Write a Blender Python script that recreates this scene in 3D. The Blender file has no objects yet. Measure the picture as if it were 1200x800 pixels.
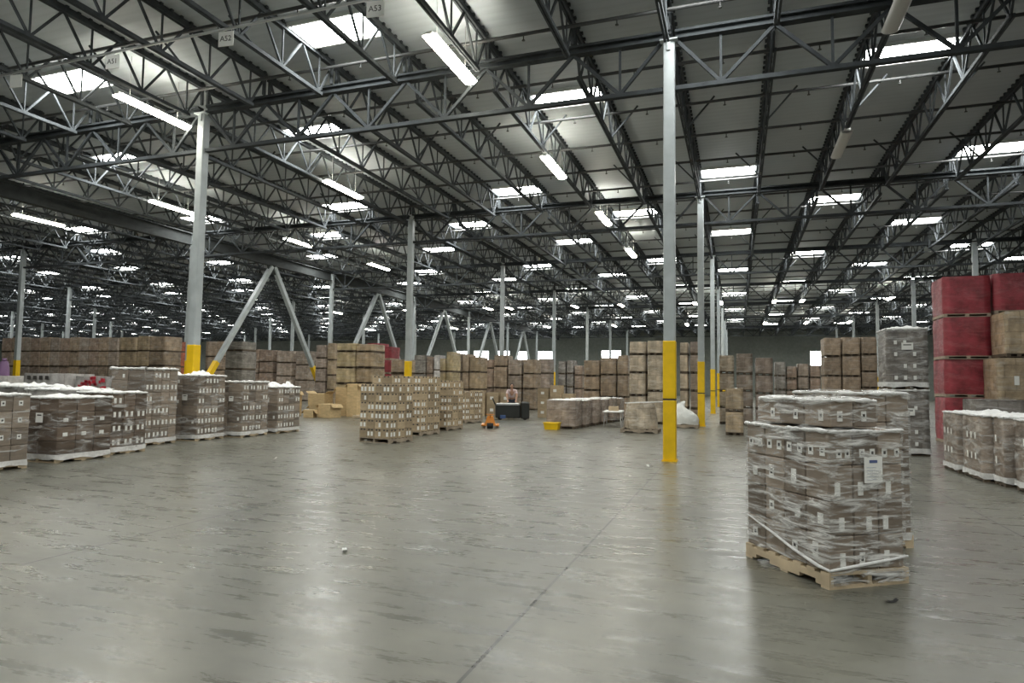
import bpy, math, random
from mathutils import Vector, Matrix, noise
random.seed(11)
COL = bpy.context.scene.collection
PI = math.pi

# ------------------------------------------------------------------ room grid
X0, Y0 = -1.456, 15.02          # the near yellow-based post
BX, BY = 13.716, 13.228         # bay size across and along
CELL = BX / 6
DECK, TCZ, BCZ = 10.55, 10.43, 9.40
YEND, XL, XR, YB = Y0 + 7 * BY + .15, -165.0, 46.0, -13.0
F_PX, PITCH, YAW, ROLL, CAMH = 761.85, 0.0634, 0.3351, 0.0137, 1.695

ORD = ('zeroth first second third fourth fifth sixth seventh eighth ninth tenth eleventh twelfth thirteenth fourteenth '
       'fifteenth sixteenth seventeenth eighteenth nineteenth').split()
TENS = {20: 'twent', 30: 'thirt', 40: 'fort', 50: 'fift', 60: 'sixt', 70: 'sevent', 80: 'eight'}
def ordw(n):
    if n < 20: return ORD[n]
    t = n // 10 * 10
    return TENS[t] + 'ieth' if n == t else TENS[t] + 'y-' + ORD[n - t]

# ------------------------------------------------------------------ camera
cy, sn = math.cos(YAW), math.sin(YAW)
Fh, Rr, Zz = Vector((-sn, cy, 0)), Vector((cy, sn, 0)), Vector((0, 0, 1))
Fw = Fh * math.cos(PITCH) + Zz * math.sin(PITCH)
Up = -Fh * math.sin(PITCH) + Zz * math.cos(PITCH)
R2 = Rr * math.cos(ROLL) + Up * math.sin(ROLL)
U2 = -Rr * math.sin(ROLL) + Up * math.cos(ROLL)
cam = bpy.data.cameras.new('camera')
cam.sensor_width = 36; cam.lens = F_PX * 36 / 1200; cam.clip_end = 600; cam.clip_start = .05
camo = bpy.data.objects.new('camera', cam); COL.objects.link(camo)
m = Matrix((R2, U2, -Fw)).transposed().to_4x4(); m.translation = (0, 0, CAMH)
camo.matrix_world = m
bpy.context.scene.camera = camo

def in_view(pts, mx=70, my=60):
    """whether a thing could be seen from here or a step aside"""
    u0 = v0 = 1e9; u1 = v1 = -1e9
    for p in pts:
        d = Vector(p) - Vector((0, 0, CAMH)); z = d.dot(Fw)
        if z < .6: continue
        u, v = 600 + F_PX * d.dot(R2) / z, 400 - F_PX * d.dot(U2) / z
        u0, u1, v0, v1 = min(u0, u), max(u1, u), min(v0, v), max(v1, v)
    return u1 > -mx and u0 < 1200 + mx and v1 > -my and v0 < 800 + my

# ------------------------------------------------------------------ helpers
class MB:
    def __init__(s): s.v, s.f, s.m, s.sm = [], [], [], []
    def add(s, vs, fs, mi=0, smooth=False):
        b = len(s.v); s.v += [tuple(x) for x in vs]
        for f in fs: s.f.append(tuple(i + b for i in f)); s.m.append(mi); s.sm.append(smooth)
    def box(s, x0, x1, y0, y1, z0, z1, mi=0):
        vs = [(x, y, z) for z in (z0, z1) for y in (y0, y1) for x in (x0, x1)]
        s.add(vs, [(0, 2, 3, 1), (4, 5, 7, 6), (0, 1, 5, 4), (2, 6, 7, 3), (0, 4, 6, 2), (1, 3, 7, 5)], mi)
    def cbox(s, x0, x1, y0, y1, z0, z1, c=.01, mi=0):
        """box with chamfered vertical edges and lid edge"""
        def ring(i, z): return [(x0 + c, y0 + i, z), (x1 - c, y0 + i, z), (x1 - i, y0 + c, z), (x1 - i, y1 - c, z),
                                (x1 - c, y1 - i, z), (x0 + c, y1 - i, z), (x0 + i, y1 - c, z), (x0 + i, y0 + c, z)]
        vs = ring(c * .6, z0) + ring(0, z0 + c) + ring(0, z1 - c) + ring(c * .9, z1)
        fs = [tuple(range(7, -1, -1)), tuple(range(24, 32))]
        for k in range(3):
            for i in range(8):
                j = (i + 1) % 8; fs.append((k * 8 + i, k * 8 + j, k * 8 + 8 + j, k * 8 + 8 + i))
        s.add(vs, fs, mi)
    def bar(s, p, q, w, h=None, mi=0, up=(0, 0, 1)):
        p, q = Vector(p), Vector(q); d = (q - p).normalized(); h = h or w
        u = Vector(up)
        if abs(d.dot(u)) > .97: u = Vector((0, 1, 0))
        a = d.cross(u).normalized() * w / 2; b = a.cross(d).normalized() * h / 2
        vs = [p - a - b, p + a - b, p + a + b, p - a + b, q - a - b, q + a - b, q + a + b, q - a + b]
        s.add(vs, [(0, 1, 2, 3), (7, 6, 5, 4), (0, 4, 5, 1), (1, 5, 6, 2), (2, 6, 7, 3), (3, 7, 4, 0)], mi)
    def tube(s, pts, r, n=10, mi=0, caps=True):
        pts = [Vector(p) for p in pts]; k = len(pts)
        rr = r if isinstance(r, (list, tuple)) else [r] * k
        vs = []; prev = None
        for i, p in enumerate(pts):
            d = (pts[min(i + 1, k - 1)] - pts[max(i - 1, 0)]).normalized()
            u = prev if prev is not None else (Vector((0, 0, 1)) if abs(d.z) < .9 else Vector((1, 0, 0)))
            a = (u - d * u.dot(d)).normalized(); prev = a; b = d.cross(a)
            for j in range(n):
                t = 2 * PI * j / n; vs.append(p + (a * math.cos(t) + b * math.sin(t)) * rr[i])
        fs = [(i * n + j, i * n + (j + 1) % n, (i + 1) * n + (j + 1) % n, (i + 1) * n + j) for i in range(k - 1) for j in range(n)]
        if caps: fs += [tuple(range(n - 1, -1, -1)), tuple(range((k - 1) * n, k * n))]
        s.add(vs, fs, mi, True)
    def grid(s, fn, nu, nv, mi=0, close=False):
        """surface fn(i/nu, j/nv)"""
        cu = nu if close else nu + 1
        vs = [fn(i / nu, j / nv) for j in range(nv + 1) for i in range(cu)]
        fs = [(j * cu + i, j * cu + (i + 1) % cu, (j + 1) * cu + (i + 1) % cu, (j + 1) * cu + i) for j in range(nv) for i in range(nu)]
        s.add(vs, fs, mi, True)
    def mesh(s, name, mats):
        me = bpy.data.meshes.new(name); me.from_pydata(s.v, [], s.f); me.update()
        for mm in (mats if isinstance(mats, (list, tuple)) else [mats]): me.materials.append(mm)
        me.polygons.foreach_set('material_index', s.m); me.polygons.foreach_set('use_smooth', s.sm)
        return me

def ob(name, geo, mats=None, parent=None, loc=(0, 0, 0), rz=0.0):
    me = geo.mesh(name, mats) if isinstance(geo, MB) else geo
    o = bpy.data.objects.new(name, me); COL.objects.link(o)
    o.location = loc; o.rotation_euler = (0, 0, rz)
    if parent: o.parent = parent
    return o
def tag(o, label, cat, group=None):
    o['label'] = label; o['category'] = cat; o['kind'] = 'thing'
    if group: o['group'] = group
    return o
def thing(name, label, cat, loc=(0, 0, 0), rz=0.0, group=None):
    o = bpy.data.objects.new(name, None); COL.objects.link(o)
    o.empty_display_size = .2; o.location = loc; o.rotation_euler = (0, 0, rz)
    return tag(o, label, cat, group)
def struct(name, geo, mats, loc=(0, 0, 0)):
    o = ob(name, geo, mats, None, loc); o['kind'] = 'structure'; return o
def attach(o, t):
    o.parent = t; o.matrix_parent_inverse = t.matrix_basis.inverted(); return o
def dup(root, loc, label, rz=None, group=None):
    r = root.copy(); COL.objects.link(r); r.location = loc; r['label'] = label
    if rz is not None: r.rotation_euler = (0, 0, rz)
    if group: r['group'] = group
    for ch in list(root.children):
        c = ch.copy(); COL.objects.link(c); c.parent = r
        for g in list(ch.children):
            d = g.copy(); COL.objects.link(d); d.parent = c
    return r

# ------------------------------------------------------------------ materials
def nodes(name):
    mt = bpy.data.materials.new(name); mt.use_nodes = True
    nt = mt.node_tree; p = nt.nodes['Principled BSDF']
    return mt, nt, p
def N(nt, t, **kw):
    n = nt.nodes.new(t)
    for k, v in kw.items():
        if k in n.inputs.keys(): n.inputs[k].default_value = v
        else: setattr(n, k, v)
    return n
def L(nt, a, b): nt.links.new(a, b)
def ramp(nt, fac, stops):
    r = N(nt, 'ShaderNodeValToRGB'); e = r.color_ramp.elements
    while len(e) < len(stops): e.new(.5)
    for i, (p, c) in enumerate(stops):
        e[i].position = p; e[i].color = (*c, 1) if isinstance(c, tuple) else (c, c, c, 1)
    L(nt, fac, r.inputs[0]); return r
def coords(nt, scale=(1, 1, 1), kind='Object', loc=(0, 0, 0)):
    tc = N(nt, 'ShaderNodeTexCoord'); mp = N(nt, 'ShaderNodeMapping')
    mp.inputs['Scale'].default_value = scale; mp.inputs['Location'].default_value = loc
    L(nt, tc.outputs[kind], mp.inputs[0]); return mp.outputs[0]
def flat(name, col, rough=.5, metal=0.0, spec=.5, var=0.0, emit=None, es=0.0):
    mt, nt, p = nodes(name)
    p.inputs['Base Color'].default_value = (*col, 1); p.inputs['Roughness'].default_value = rough
    p.inputs['Metallic'].default_value = metal; p.inputs['Specular IOR Level'].default_value = spec
    if emit: p.inputs['Emission Color'].default_value = (*emit, 1); p.inputs['Emission Strength'].default_value = es
    if var:
        nz = N(nt, 'ShaderNodeTexNoise', Scale=3.0, Detail=4.0); L(nt, coords(nt), nz.inputs['Vector'])
        r = ramp(nt, nz.outputs[0], [(.3, tuple(c * (1 - var) for c in col)), (.7, tuple(min(1, c * (1 + var)) for c in col))])
        L(nt, r.outputs[0], p.inputs['Base Color'])
    return mt
def mixc(nt, fac, a, b, mode='MIX'):
    mx = N(nt, 'ShaderNodeMix', data_type='RGBA', blend_type=mode)
    for src, k in ((fac, 0), (a, 6), (b, 7)):
        if hasattr(src, 'is_linked'): L(nt, src, mx.inputs[k])
        else: mx.inputs[k].default_value = src if k == 0 else (*src, 1)
    return mx.outputs[2]
def vary(nt, col, amt=.25):
    """brightness differs from object to object"""
    oi = N(nt, 'ShaderNodeObjectInfo'); mr = N(nt, 'ShaderNodeMapRange')
    mr.inputs[3].default_value = 1 - amt; mr.inputs[4].default_value = 1 + amt
    L(nt, oi.outputs['Random'], mr.inputs[0])
    hs = N(nt, 'ShaderNodeHueSaturation'); hs.inputs['Saturation'].default_value = .95
    L(nt, mr.outputs[0], hs.inputs['Value'])
    if hasattr(col, 'is_linked'): L(nt, col, hs.inputs['Color'])
    else: hs.inputs['Color'].default_value = (*col, 1)
    return hs.outputs[0]

def cardboard(name, col, amt=.22):
    mt, nt, p = nodes(name)
    nz = N(nt, 'ShaderNodeTexNoise', Scale=5.0, Detail=5.0); L(nt, coords(nt, (1, 1, 2.5)), nz.inputs['Vector'])
    r = ramp(nt, nz.outputs[0], [(.3, tuple(c * .82 for c in col)), (.7, tuple(c * 1.12 for c in col))])
    L(nt, vary(nt, r.outputs[0], amt), p.inputs['Base Color'])
    p.inputs['Roughness'].default_value = .7; p.inputs['Specular IOR Level'].default_value = .3
    return mt
def bulk(name, col, amt=.2, streak=.45, film=(.62, .6, .56), grid=True):
    """cartons stacked in courses under clear film: seams between cartons, pale film wrinkles"""
    mt, nt, p = nodes(name)
    c = coords(nt)
    nz = N(nt, 'ShaderNodeTexNoise', Scale=2.6, Detail=6.0, Roughness=.65); L(nt, c, nz.inputs['Vector'])
    base = ramp(nt, nz.outputs[0], [(.3, tuple(x * .42 for x in col)), (.7, tuple(x * 1.3 for x in col))]).outputs[0]
    if grid:
        sx = N(nt, 'ShaderNodeSeparateXYZ'); L(nt, c, sx.inputs[0])
        ad = N(nt, 'ShaderNodeMath', operation='ADD'); L(nt, sx.outputs[0], ad.inputs[0]); L(nt, sx.outputs[1], ad.inputs[1])
        cb = N(nt, 'ShaderNodeCombineXYZ'); L(nt, ad.outputs[0], cb.inputs[0]); L(nt, sx.outputs[2], cb.inputs[1])
        br = N(nt, 'ShaderNodeTexBrick', Scale=1.0); L(nt, cb.outputs[0], br.inputs['Vector'])
        br.inputs['Mortar Size'].default_value = .012; br.inputs['Brick Width'].default_value = .55; br.inputs['Row Height'].default_value = .36
        br.inputs['Color1'].default_value = (1, 1, 1, 1); br.inputs['Color2'].default_value = (.8, .8, .8, 1); br.inputs['Mortar'].default_value = (.66, .64, .62, 1)
        base = mixc(nt, 1.0, base, br.outputs[0], 'MULTIPLY')
    base = vary(nt, base, amt)
    n2 = N(nt, 'ShaderNodeTexNoise', Scale=1.0, Detail=7.0, Roughness=.7, Distortion=1.2)
    oi = N(nt, 'ShaderNodeObjectInfo'); va = N(nt, 'ShaderNodeVectorMath', operation='ADD')
    L(nt, coords(nt, (1.3, 1.3, 6)), va.inputs[0]); L(nt, oi.outputs['Location'], va.inputs[1]); L(nt, va.outputs[0], n2.inputs['Vector'])
    fr = ramp(nt, n2.outputs[0], [(.5, 0.0), (.72, streak)])  # pale streaks put the wrap's sheen and highlights into the base colour
    L(nt, mixc(nt, fr.outputs[0], base, film), p.inputs['Base Color'])
    rr = ramp(nt, n2.outputs[0], [(.35, .5), (.7, .25)]); L(nt, rr.outputs[0], p.inputs['Roughness'])
    bp = N(nt, 'ShaderNodeBump', Strength=.35, Distance=.03); L(nt, n2.outputs[0], bp.inputs['Height']); L(nt, bp.outputs[0], p.inputs['Normal'])
    return mt
def film_mat(name, lo, hi, col=(.8, .8, .77), sc=(1.6, 1.6, 11), rough=.22, a=.38, b=.72):
    """clear stretch film: see-through with pale streaks for dense wrinkles and painted highlights, and a gloss"""
    mt, nt, p = nodes(name)
    n1 = N(nt, 'ShaderNodeTexNoise', Scale=1.0, Detail=8.0, Roughness=.68, Distortion=.9)
    oi = N(nt, 'ShaderNodeObjectInfo'); va = N(nt, 'ShaderNodeVectorMath', operation='ADD')
    L(nt, coords(nt, sc), va.inputs[0]); L(nt, oi.outputs['Location'], va.inputs[1]); L(nt, va.outputs[0], n1.inputs['Vector'])
    fr = ramp(nt, n1.outputs[0], [(a, lo), (b, hi)])  # opacity streaks: denser film, with its gloss highlights painted in
    bp = N(nt, 'ShaderNodeBump', Strength=.9, Distance=.02); L(nt, n1.outputs[0], bp.inputs['Height'])
    p.inputs['Base Color'].default_value = (*col, 1); p.inputs['Roughness'].default_value = rough
    L(nt, bp.outputs[0], p.inputs['Normal'])
    tr = N(nt, 'ShaderNodeBsdfTransparent'); mx = N(nt, 'ShaderNodeMixShader')
    L(nt, fr.outputs[0], mx.inputs[0]); L(nt, tr.outputs[0], mx.inputs[1]); L(nt, p.outputs[0], mx.inputs[2])
    L(nt, mx.outputs[0], nt.nodes['Material Output'].inputs[0])
    return mt

def make_floor_mat():
    mt, nt, p = nodes('polished_concrete')
    c = coords(nt)
    n1 = N(nt, 'ShaderNodeTexNoise', Scale=.32, Detail=7.0, Roughness=.62); L(nt, c, n1.inputs['Vector'])
    n2 = N(nt, 'ShaderNodeTexNoise', Scale=1.7, Detail=8.0, Roughness=.7, Distortion=.6); L(nt, coords(nt, (1.0, 2.0, 1)), n2.inputs['Vector'])
    a = ramp(nt, n1.outputs[0], [(.32, (.100, .099, .080)), (.68, (.190, .186, .152))]).outputs[0]
    n5 = N(nt, 'ShaderNodeTexNoise', Scale=1.0, Detail=9.0, Roughness=.72); L(nt, coords(nt, (1.2, 6.0, 1)), n5.inputs['Vector'])
    b = mixc(nt, .5, ramp(nt, n2.outputs[0], [(.35, .72), (.66, 1.16)]).outputs[0], ramp(nt, n5.outputs[0], [(.34, .62), (.66, 1.24)]).outputs[0])
    col = mixc(nt, 1.0, a, b, 'MULTIPLY')
    # dark tyre scuffs and small stains
    n3 = N(nt, 'ShaderNodeTexNoise', Scale=1.0, Detail=3.0, Roughness=.5, Distortion=.4); L(nt, coords(nt, (5.5, 10, 1)), n3.inputs['Vector'])
    sc = ramp(nt, n3.outputs[0], [(.72, 0.0), (.78, .55)])
    col = mixc(nt, sc.outputs[0], col, (.055, .055, .05))
    # saw-cut joints along the post lines
    sx = N(nt, 'ShaderNodeSeparateXYZ'); L(nt, c, sx.inputs[0])
    def joint(axis, off, pitch, w):
        s1 = N(nt, 'ShaderNodeMath', operation='SUBTRACT'); L(nt, sx.outputs[axis], s1.inputs[0]); s1.inputs[1].default_value = off - pitch / 2
        s2 = N(nt, 'ShaderNodeMath', operation='FLOORED_MODULO'); L(nt, s1.outputs[0], s2.inputs[0]); s2.inputs[1].default_value = pitch
        s3 = N(nt, 'ShaderNodeMath', operation='SUBTRACT'); L(nt, s2.outputs[0], s3.inputs[0]); s3.inputs[1].default_value = pitch / 2
        s4 = N(nt, 'ShaderNodeMath', operation='ABSOLUTE'); L(nt, s3.outputs[0], s4.inputs[0])
        s5 = N(nt, 'ShaderNodeMath', operation='LESS_THAN'); L(nt, s4.outputs[0], s5.inputs[0]); s5.inputs[1].default_value = w
        return s5.outputs[0]
    col = mixc(nt, joint(0, -1.507, 4.6, .0125), col, (.022, .021, .018))
    L(nt, col, p.inputs['Base Color'])
    rg = ramp(nt, n5.outputs[0], [(.34, .21), (.66, .40)]); L(nt, rg.outputs[0], p.inputs['Roughness'])
    p.inputs['Specular IOR Level'].default_value = .55
    n4 = N(nt, 'ShaderNodeTexNoise', Scale=1.6, Detail=2.0, Roughness=.4); L(nt, c, n4.inputs['Vector'])
    bp = N(nt, 'ShaderNodeBump', Strength=.018, Distance=.02)
    return mt
def make_deck_mat():
    mt, nt, p = nodes('white_roof_deck')
    c = coords(nt)
    w = N(nt, 'ShaderNodeTexWave', Scale=1.05, bands_direction='Y', wave_profile='SIN'); w.inputs['Distortion'].default_value = 0.0; L(nt, c, w.inputs['Vector'])
    n = N(nt, 'ShaderNodeTexNoise', Scale=.5, Detail=4.0); L(nt, c, n.inputs['Vector'])
    a = ramp(nt, n.outputs[0], [(.3, (.43, .475, .505)), (.7, (.51, .55, .57))]).outputs[0]
    b = ramp(nt, w.outputs[0], [(.0, .95), (.35, 1.0)]).outputs[0]
    L(nt, mixc(nt, 1.0, a, b, 'MULTIPLY'), p.inputs['Base Color']); p.inputs['Roughness'].default_value = .55
    bp = N(nt, 'ShaderNodeBump', Strength=.10, Distance=.04); L(nt, w.outputs[0], bp.inputs['Height']); L(nt, bp.outputs[0], p.inputs['Normal'])
    return mt

M = dict(
    floor=make_floor_mat(), deck=make_deck_mat(),
    wall=flat('grey_green_wall', (.23, .25, .225), .7, var=.12),
    steel=flat('dark_joist_paint', (.078, .086, .092), .8, spec=.06, var=.2),
    girder=flat('dark_girder_paint', (.050, .056, .060), .8, spec=.08, var=.2),
    beam=flat('grey_beam_paint', (.055, .06, .06), .7, spec=.12, var=.15),
    column=flat('pale_grey_column_paint', (.42, .46, .47), .42, var=.1),
    yellow=flat('safety_yellow_paint', (.88, .56, .006), .45, var=.10),
    seam=flat('dark_seam', (.06, .05, .03), .7),
    curb=flat('white_curb', (.75, .75, .72), .5),
    sky=flat('daylit_skylight_panel', (.8, .8, .8), .5, emit=(.985, 1.0, .965), es=32.0),
    lamp=flat('lit_lamp_lens', (.9, .9, .85), .4, emit=(1.0, .95, .80), es=34.0),
    lens_off=flat('unlit_lamp_lens', (.6, .6, .58), .4),
    housing=flat('white_lamp_housing', (.7, .7, .68), .45),
    pane=flat('bright_window_pane', (.8, .85, .9), .3, emit=(.93, .97, 1.0), es=11.0),
    pipe=flat('dark_sprinkler_pipe', (.06, .062, .062), .4, var=.2),
    conduit=flat('galvanised_conduit', (.55, .57, .57), .35, metal=.4),
    wood=flat('pale_pallet_wood', (.56, .45, .30), .75, var=.25),
    darkwood=flat('dark_pallet_wood', (.10, .075, .05), .8, var=.25),
    greykraft=cardboard('grey_brown_cardboard', (.26, .212, .165), .35),
    greywood=flat('weathered_pallet_wood', (.34, .28, .21), .8, var=.25),
    white=flat('white_paper', (.86, .86, .82), .6),
    ink=flat('dark_print', (.05, .045, .04), .6),
    blueink=flat('blue_print', (.10, .13, .28), .6),
    kraft=cardboard('kraft_cardboard', (.215, .155, .105), .3),
    dark=cardboard('dark_cardboard', (.155, .115, .085), .3),
    tanbox=cardboard('tan_cardboard', (.44, .34, .215), .28),
    honey=cardboard('honey_cardboard', (.56, .41, .21)),
    tape=flat('brown_tape', (.22, .15, .09), .3),
    film=film_mat('clear_stretch_film', .0, .95, (.93, .93, .9), (2.6, 2.6, 18), .18, .45, .66),
    filmthin=film_mat('thin_stretch_film', .0, .62, (.9, .9, .88), (2, 2, 10), .22, .5, .7),
    bunch=film_mat('bunched_stretch_film', .75, 1.0, (.92, .92, .9), (9, 9, 9), .3),
    sheet=film_mat('white_top_sheet', .78, 1.0, (.92, .92, .9), (5, 5, 5), .35, .3, .6),
    b_brown=bulk('wrapped_brown_cartons', (.40, .30, .205)), b_rust=bulk('wrapped_rust_cartons', (.36, .26, .19), .28, .5),
    b_mauve=bulk('wrapped_mauve_cartons', (.40, .32, .25), .22, .65), b_tan=bulk('wrapped_tan_cartons', (.46, .35, .22)),
    b_gold=bulk('wrapped_yellow_cartons', (.55, .44, .25), .12, .4), b_cream=bulk('wrapped_cream_cartons', (.58, .48, .35), .12, .7, (.85, .8, .7)),
    b_pink=bulk('wrapped_pinkish_cartons', (.40, .32, .26), .15, .6, (.7, .64, .6)), b_grey=bulk('wrapped_grey_cartons', (.25, .23, .20), .15, .5),
    b_right=bulk('right_row_cartons', (.31, .245, .19), .15, .8, (.74, .71, .66)),
    b_white=bulk('wrapped_white_cartons', (.66, .63, .6), .1, .5), b_silver=bulk('silver_wrapped_cartons', (.24, .215, .19), .1, .6, (.8, .8, .78)),
    b_orange=bulk('orange_printed_cartons', (.48, .12, .045), .2, .2, (.6, .4, .3)),
    b_red=bulk('red_film_load', (.29, .026, .040), .2, .5, (.42, .17, .17), False),
    skin=flat('skin', (.45, .26, .18), .55), shirt=flat('pale_pink_shirt', (.66, .54, .55), .8), trousers=flat('dark_trousers', (.03, .035, .05), .8),
    hair=flat('black_hair', (.012, .01, .01), .5),
    machine=flat('charcoal_machine_paint', (.025, .028, .028), .35), rubber=flat('black_rubber', (.015, .015, .015), .7),
    orange=flat('orange_paint', (.75, .27, .03), .4), chrome=flat('steel', (.5, .5, .5), .3, metal=.9),
    blue=flat('blue_plastic', (.05, .10, .25), .4), bag=film_mat('white_plastic_bag', .8, 1.0, (.82, .84, .80), (4, 4, 4), .3),
    redprint=flat('red_print', (.55, .03, .05), .5), purple=flat('purple_plastic', (.18, .10, .2), .5),
)

# ------------------------------------------------------------------ setting
b = MB(); b.box(XL, XR, YB, YEND, -.2, 0); struct('floor', b, M['floor'])
b = MB(); b.box(XL, XR, YB, YEND, DECK, DECK + .25); struct('ceiling', b, M['deck'])
b = MB(); b.box(XL, XR, YEND, YEND + .3, 0, DECK)
for x in [XL + 8 + 7.5 * i for i in range(27)]: b.box(x, x + .12, YEND - .02, YEND, 0, DECK)
struct('wall_far', b, M['wall'])
b = MB(); b.box(XL - .3, XL, YB, YEND, 0, DECK); struct('wall_left', b, M['wall'])
b = MB(); b.box(XR, XR + .3, YB, YEND, 0, DECK); struct('wall_right', b, M['wall'])
b = MB(); b.box(XL, XR, YB - .3, YB, 0, DECK); struct('wall_behind', b, M['wall'])
for i, (xa, xb, za, zb) in enumerate([(-48.0, -46.0, 5.5, 7.3), (-44.7, -41.8, 5.5, 7.3), (-40.1, -37.9, 5.5, 7.3), (-36.4, -34.6, 4.9, 7.2), (-32.7, -29.6, 4.9, 7.2),
                                      (-21.6, -18.3, 5.4, 7.3), (10.3, 12.6, 4.9, 7.1)]):
    w = MB(); y = YEND - .06
    for (p, q) in (((xa, za), (xb, za)), ((xb, za), (xb, zb)), ((xb, zb), (xa, zb)), ((xa, zb), (xa, za))):
        w.bar((p[0], y, p[1]), (q[0], y, q[1]), .12, .12)
    fr = struct('window_%d' % (i + 1), w, M['curb'])
    g = MB(); g.box(xa, xb, y - .02, y + .02, za, zb); ob('pane', g, M['pane'], fr)

# ------------------------------------------------------------------ roof steel
def side_words(k, what):
    """k lines from the near post line"""
    if k == 0: return 'on the near post line'
    return '%s %s %s of the near post' % (ordw(abs(k)), what, 'left' if k < 0 else 'right')

# open-web joist, origin at its near end, bottom-chord level
LJ = BY - .12
tc = MB()
for sx in (-1, 1): tc.box(sx * .042 - .026, sx * .042 + .026, 0, LJ, TCZ - BCZ - .05, TCZ - BCZ + .06)
tc.box(-.055, .055, 0, LJ, TCZ - BCZ + .06, DECK - BCZ - .005)
for i in range(44):
    for sx in (-1, 1): tc.box(min(sx * .05, sx * .115), max(sx * .05, sx * .115), .12 + i * .298, .19 + i * .298, DECK - BCZ - .07, DECK - BCZ - .005)
bc = MB(); ya, yb = .62, LJ - .62; npan = 8; st = (yb - ya) / npan
for sx in (-1, 1): bc.box(sx * .036 - .024, sx * .036 + .024, ya - .1, yb + .1, -.04, .05)
wb = MB(); H = TCZ - BCZ
tops = [0.05] + [ya + st * (i + .5) for i in range(npan)] + [LJ - .05]
for i in range(npan + 1):
    yn = ya + st * i
    wb.bar((0, yn, 0), (0, tops[i], H), .05, .05); wb.bar((0, yn, 0), (0, tops[i + 1], H), .05, .05)
    wb.bar((0, yn, 0), (0, yn, H), .035, .035)
for y in (0.06, LJ - .06): wb.box(-.035, .035, y - .04, y + .04, 9.895 - BCZ, H)
kb = MB(); kb.bar((0, 4.85, .02), (.85, 4.85, H - .06), .045, .045); kb2 = MB(); kb2.bar((0, 10.1, .02), (-.85, 10.1, H - .06), .045, .045)
JM = dict(top_chord=tc.mesh('top_chord', M['steel']), bottom_chord=bc.mesh('bottom_chord', M['steel']), web=wb.mesh('web', M['steel']), knee_brace=kb.mesh('knee_brace', M['steel']))
jobs = []
for r in range(-1, 7):
    ys = Y0 + r * BY + .06
    for k in range(-72, 22):
        if k == -12: continue
        x = X0 + k * CELL
        pts = [(x, ys + t * LJ, z) for t in (0, .25, .5, .75, 1) for z in (BCZ, DECK)]
        if in_view(pts): jobs.append((math.hypot(x, ys + LJ / 2), r, k, x, ys))
jobs.sort()
proto = None
def joist_label(r, k): return 'open-web roof joist, %s bay back, %s' % (ordw(r + 2), side_words(k, 'joist'))
for d, r, k, x, ys in jobs[:300]:
    if proto is None:
        proto = thing('roof_joist', joist_label(r, k), 'joist', (x, ys, BCZ), 0, 'open-web roof joists')
        for n_, me in JM.items(): ob(n_, me, None, proto)
        ob('knee_brace', kb2, M['steel'], proto)
    else: dup(proto, (x, ys, BCZ), joist_label(r, k))
if len(jobs) > 300:
    far = MB()
    for d, r, k, x, ys in jobs[300:]:
        far.box(x - .08, x + .08, ys, ys + LJ, TCZ - .05, DECK - .005); far.box(x - .06, x + .06, ys + .5, ys + LJ - .5, BCZ - .04, BCZ + .05)
        for i in range(npan + 1):
            yn = ys + ya + st * i
            far.bar((x, yn, BCZ), (x, ys + tops[i], TCZ), .05); far.bar((x, yn, BCZ), (x, ys + tops[i + 1], TCZ), .05)
    o = ob('distant_roof_joists', far, M['steel']); o['kind'] = 'stuff'; o['label'] = 'the most distant dark roof joists near the far walls'; o['category'] = 'joists'

# lattice girder across a bay, origin at the post end, floor level of its bottom chord
GB, GT = 8.52, 9.77
g1 = MB(); g1.box(.14, BX - .14, -.11, .11, GT - GB + .06, GT - GB + .12); g1.box(.14, BX - .14, -.11, .11, GT - GB - .10, GT - GB - .06); g1.box(.14, BX - .14, -.025, .025, GT - GB - .06, GT - GB + .06)
g2 = MB(); g2.box(.14, BX - .14, -.07, .07, -.05, .05)
g3 = MB()
for i in range(6):
    xa, xb = i * CELL, (i + 1) * CELL; xm = (xa + xb) / 2
    g3.bar((max(xa, .15), 0, GT - GB - .08), (xm, 0, .03), .075); g3.bar((min(xb, BX - .15), 0, GT - GB - .08), (xm, 0, .03), .075)
    g3.bar((xm, 0, 0), (xm, 0, GT - GB - .08), .055)
GM = dict(top_chord=g1.mesh('top_chord', M['girder']), bottom_chord=g2.mesh('bottom_chord', M['girder']), web=g3.mesh('web', M['girder']))
gp = None
def bay_words(c):
    if c == -1: return 'first bay left of the post line'
    if c == 0: return 'first bay right of the post line'
    return '%s bay %s of the post line' % (ordw(-c if c < 0 else c + 1), 'left' if c < 0 else 'right')
for r in range(0, 7):
    for c in range(-12, 4):
        x = X0 + c * BX; y = Y0 + r * BY
        if x < XL + 1: continue
        if not in_view([(x + t * BX, y, z) for t in (0, .2, .4, .6, .8, 1) for z in (GB, GT)]): continue
        lb = 'dark lattice girder in the %s post row, %s' % (ordw(r + 1), bay_words(c))
        if gp is None:
            gp = thing('lattice_girder', lb, 'girder', (x, y, GB), 0, 'lattice girders')
            for n_, me in GM.items(): ob(n_, me, None, gp)
        else: dup(gp, (x, y, GB), lb)

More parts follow.
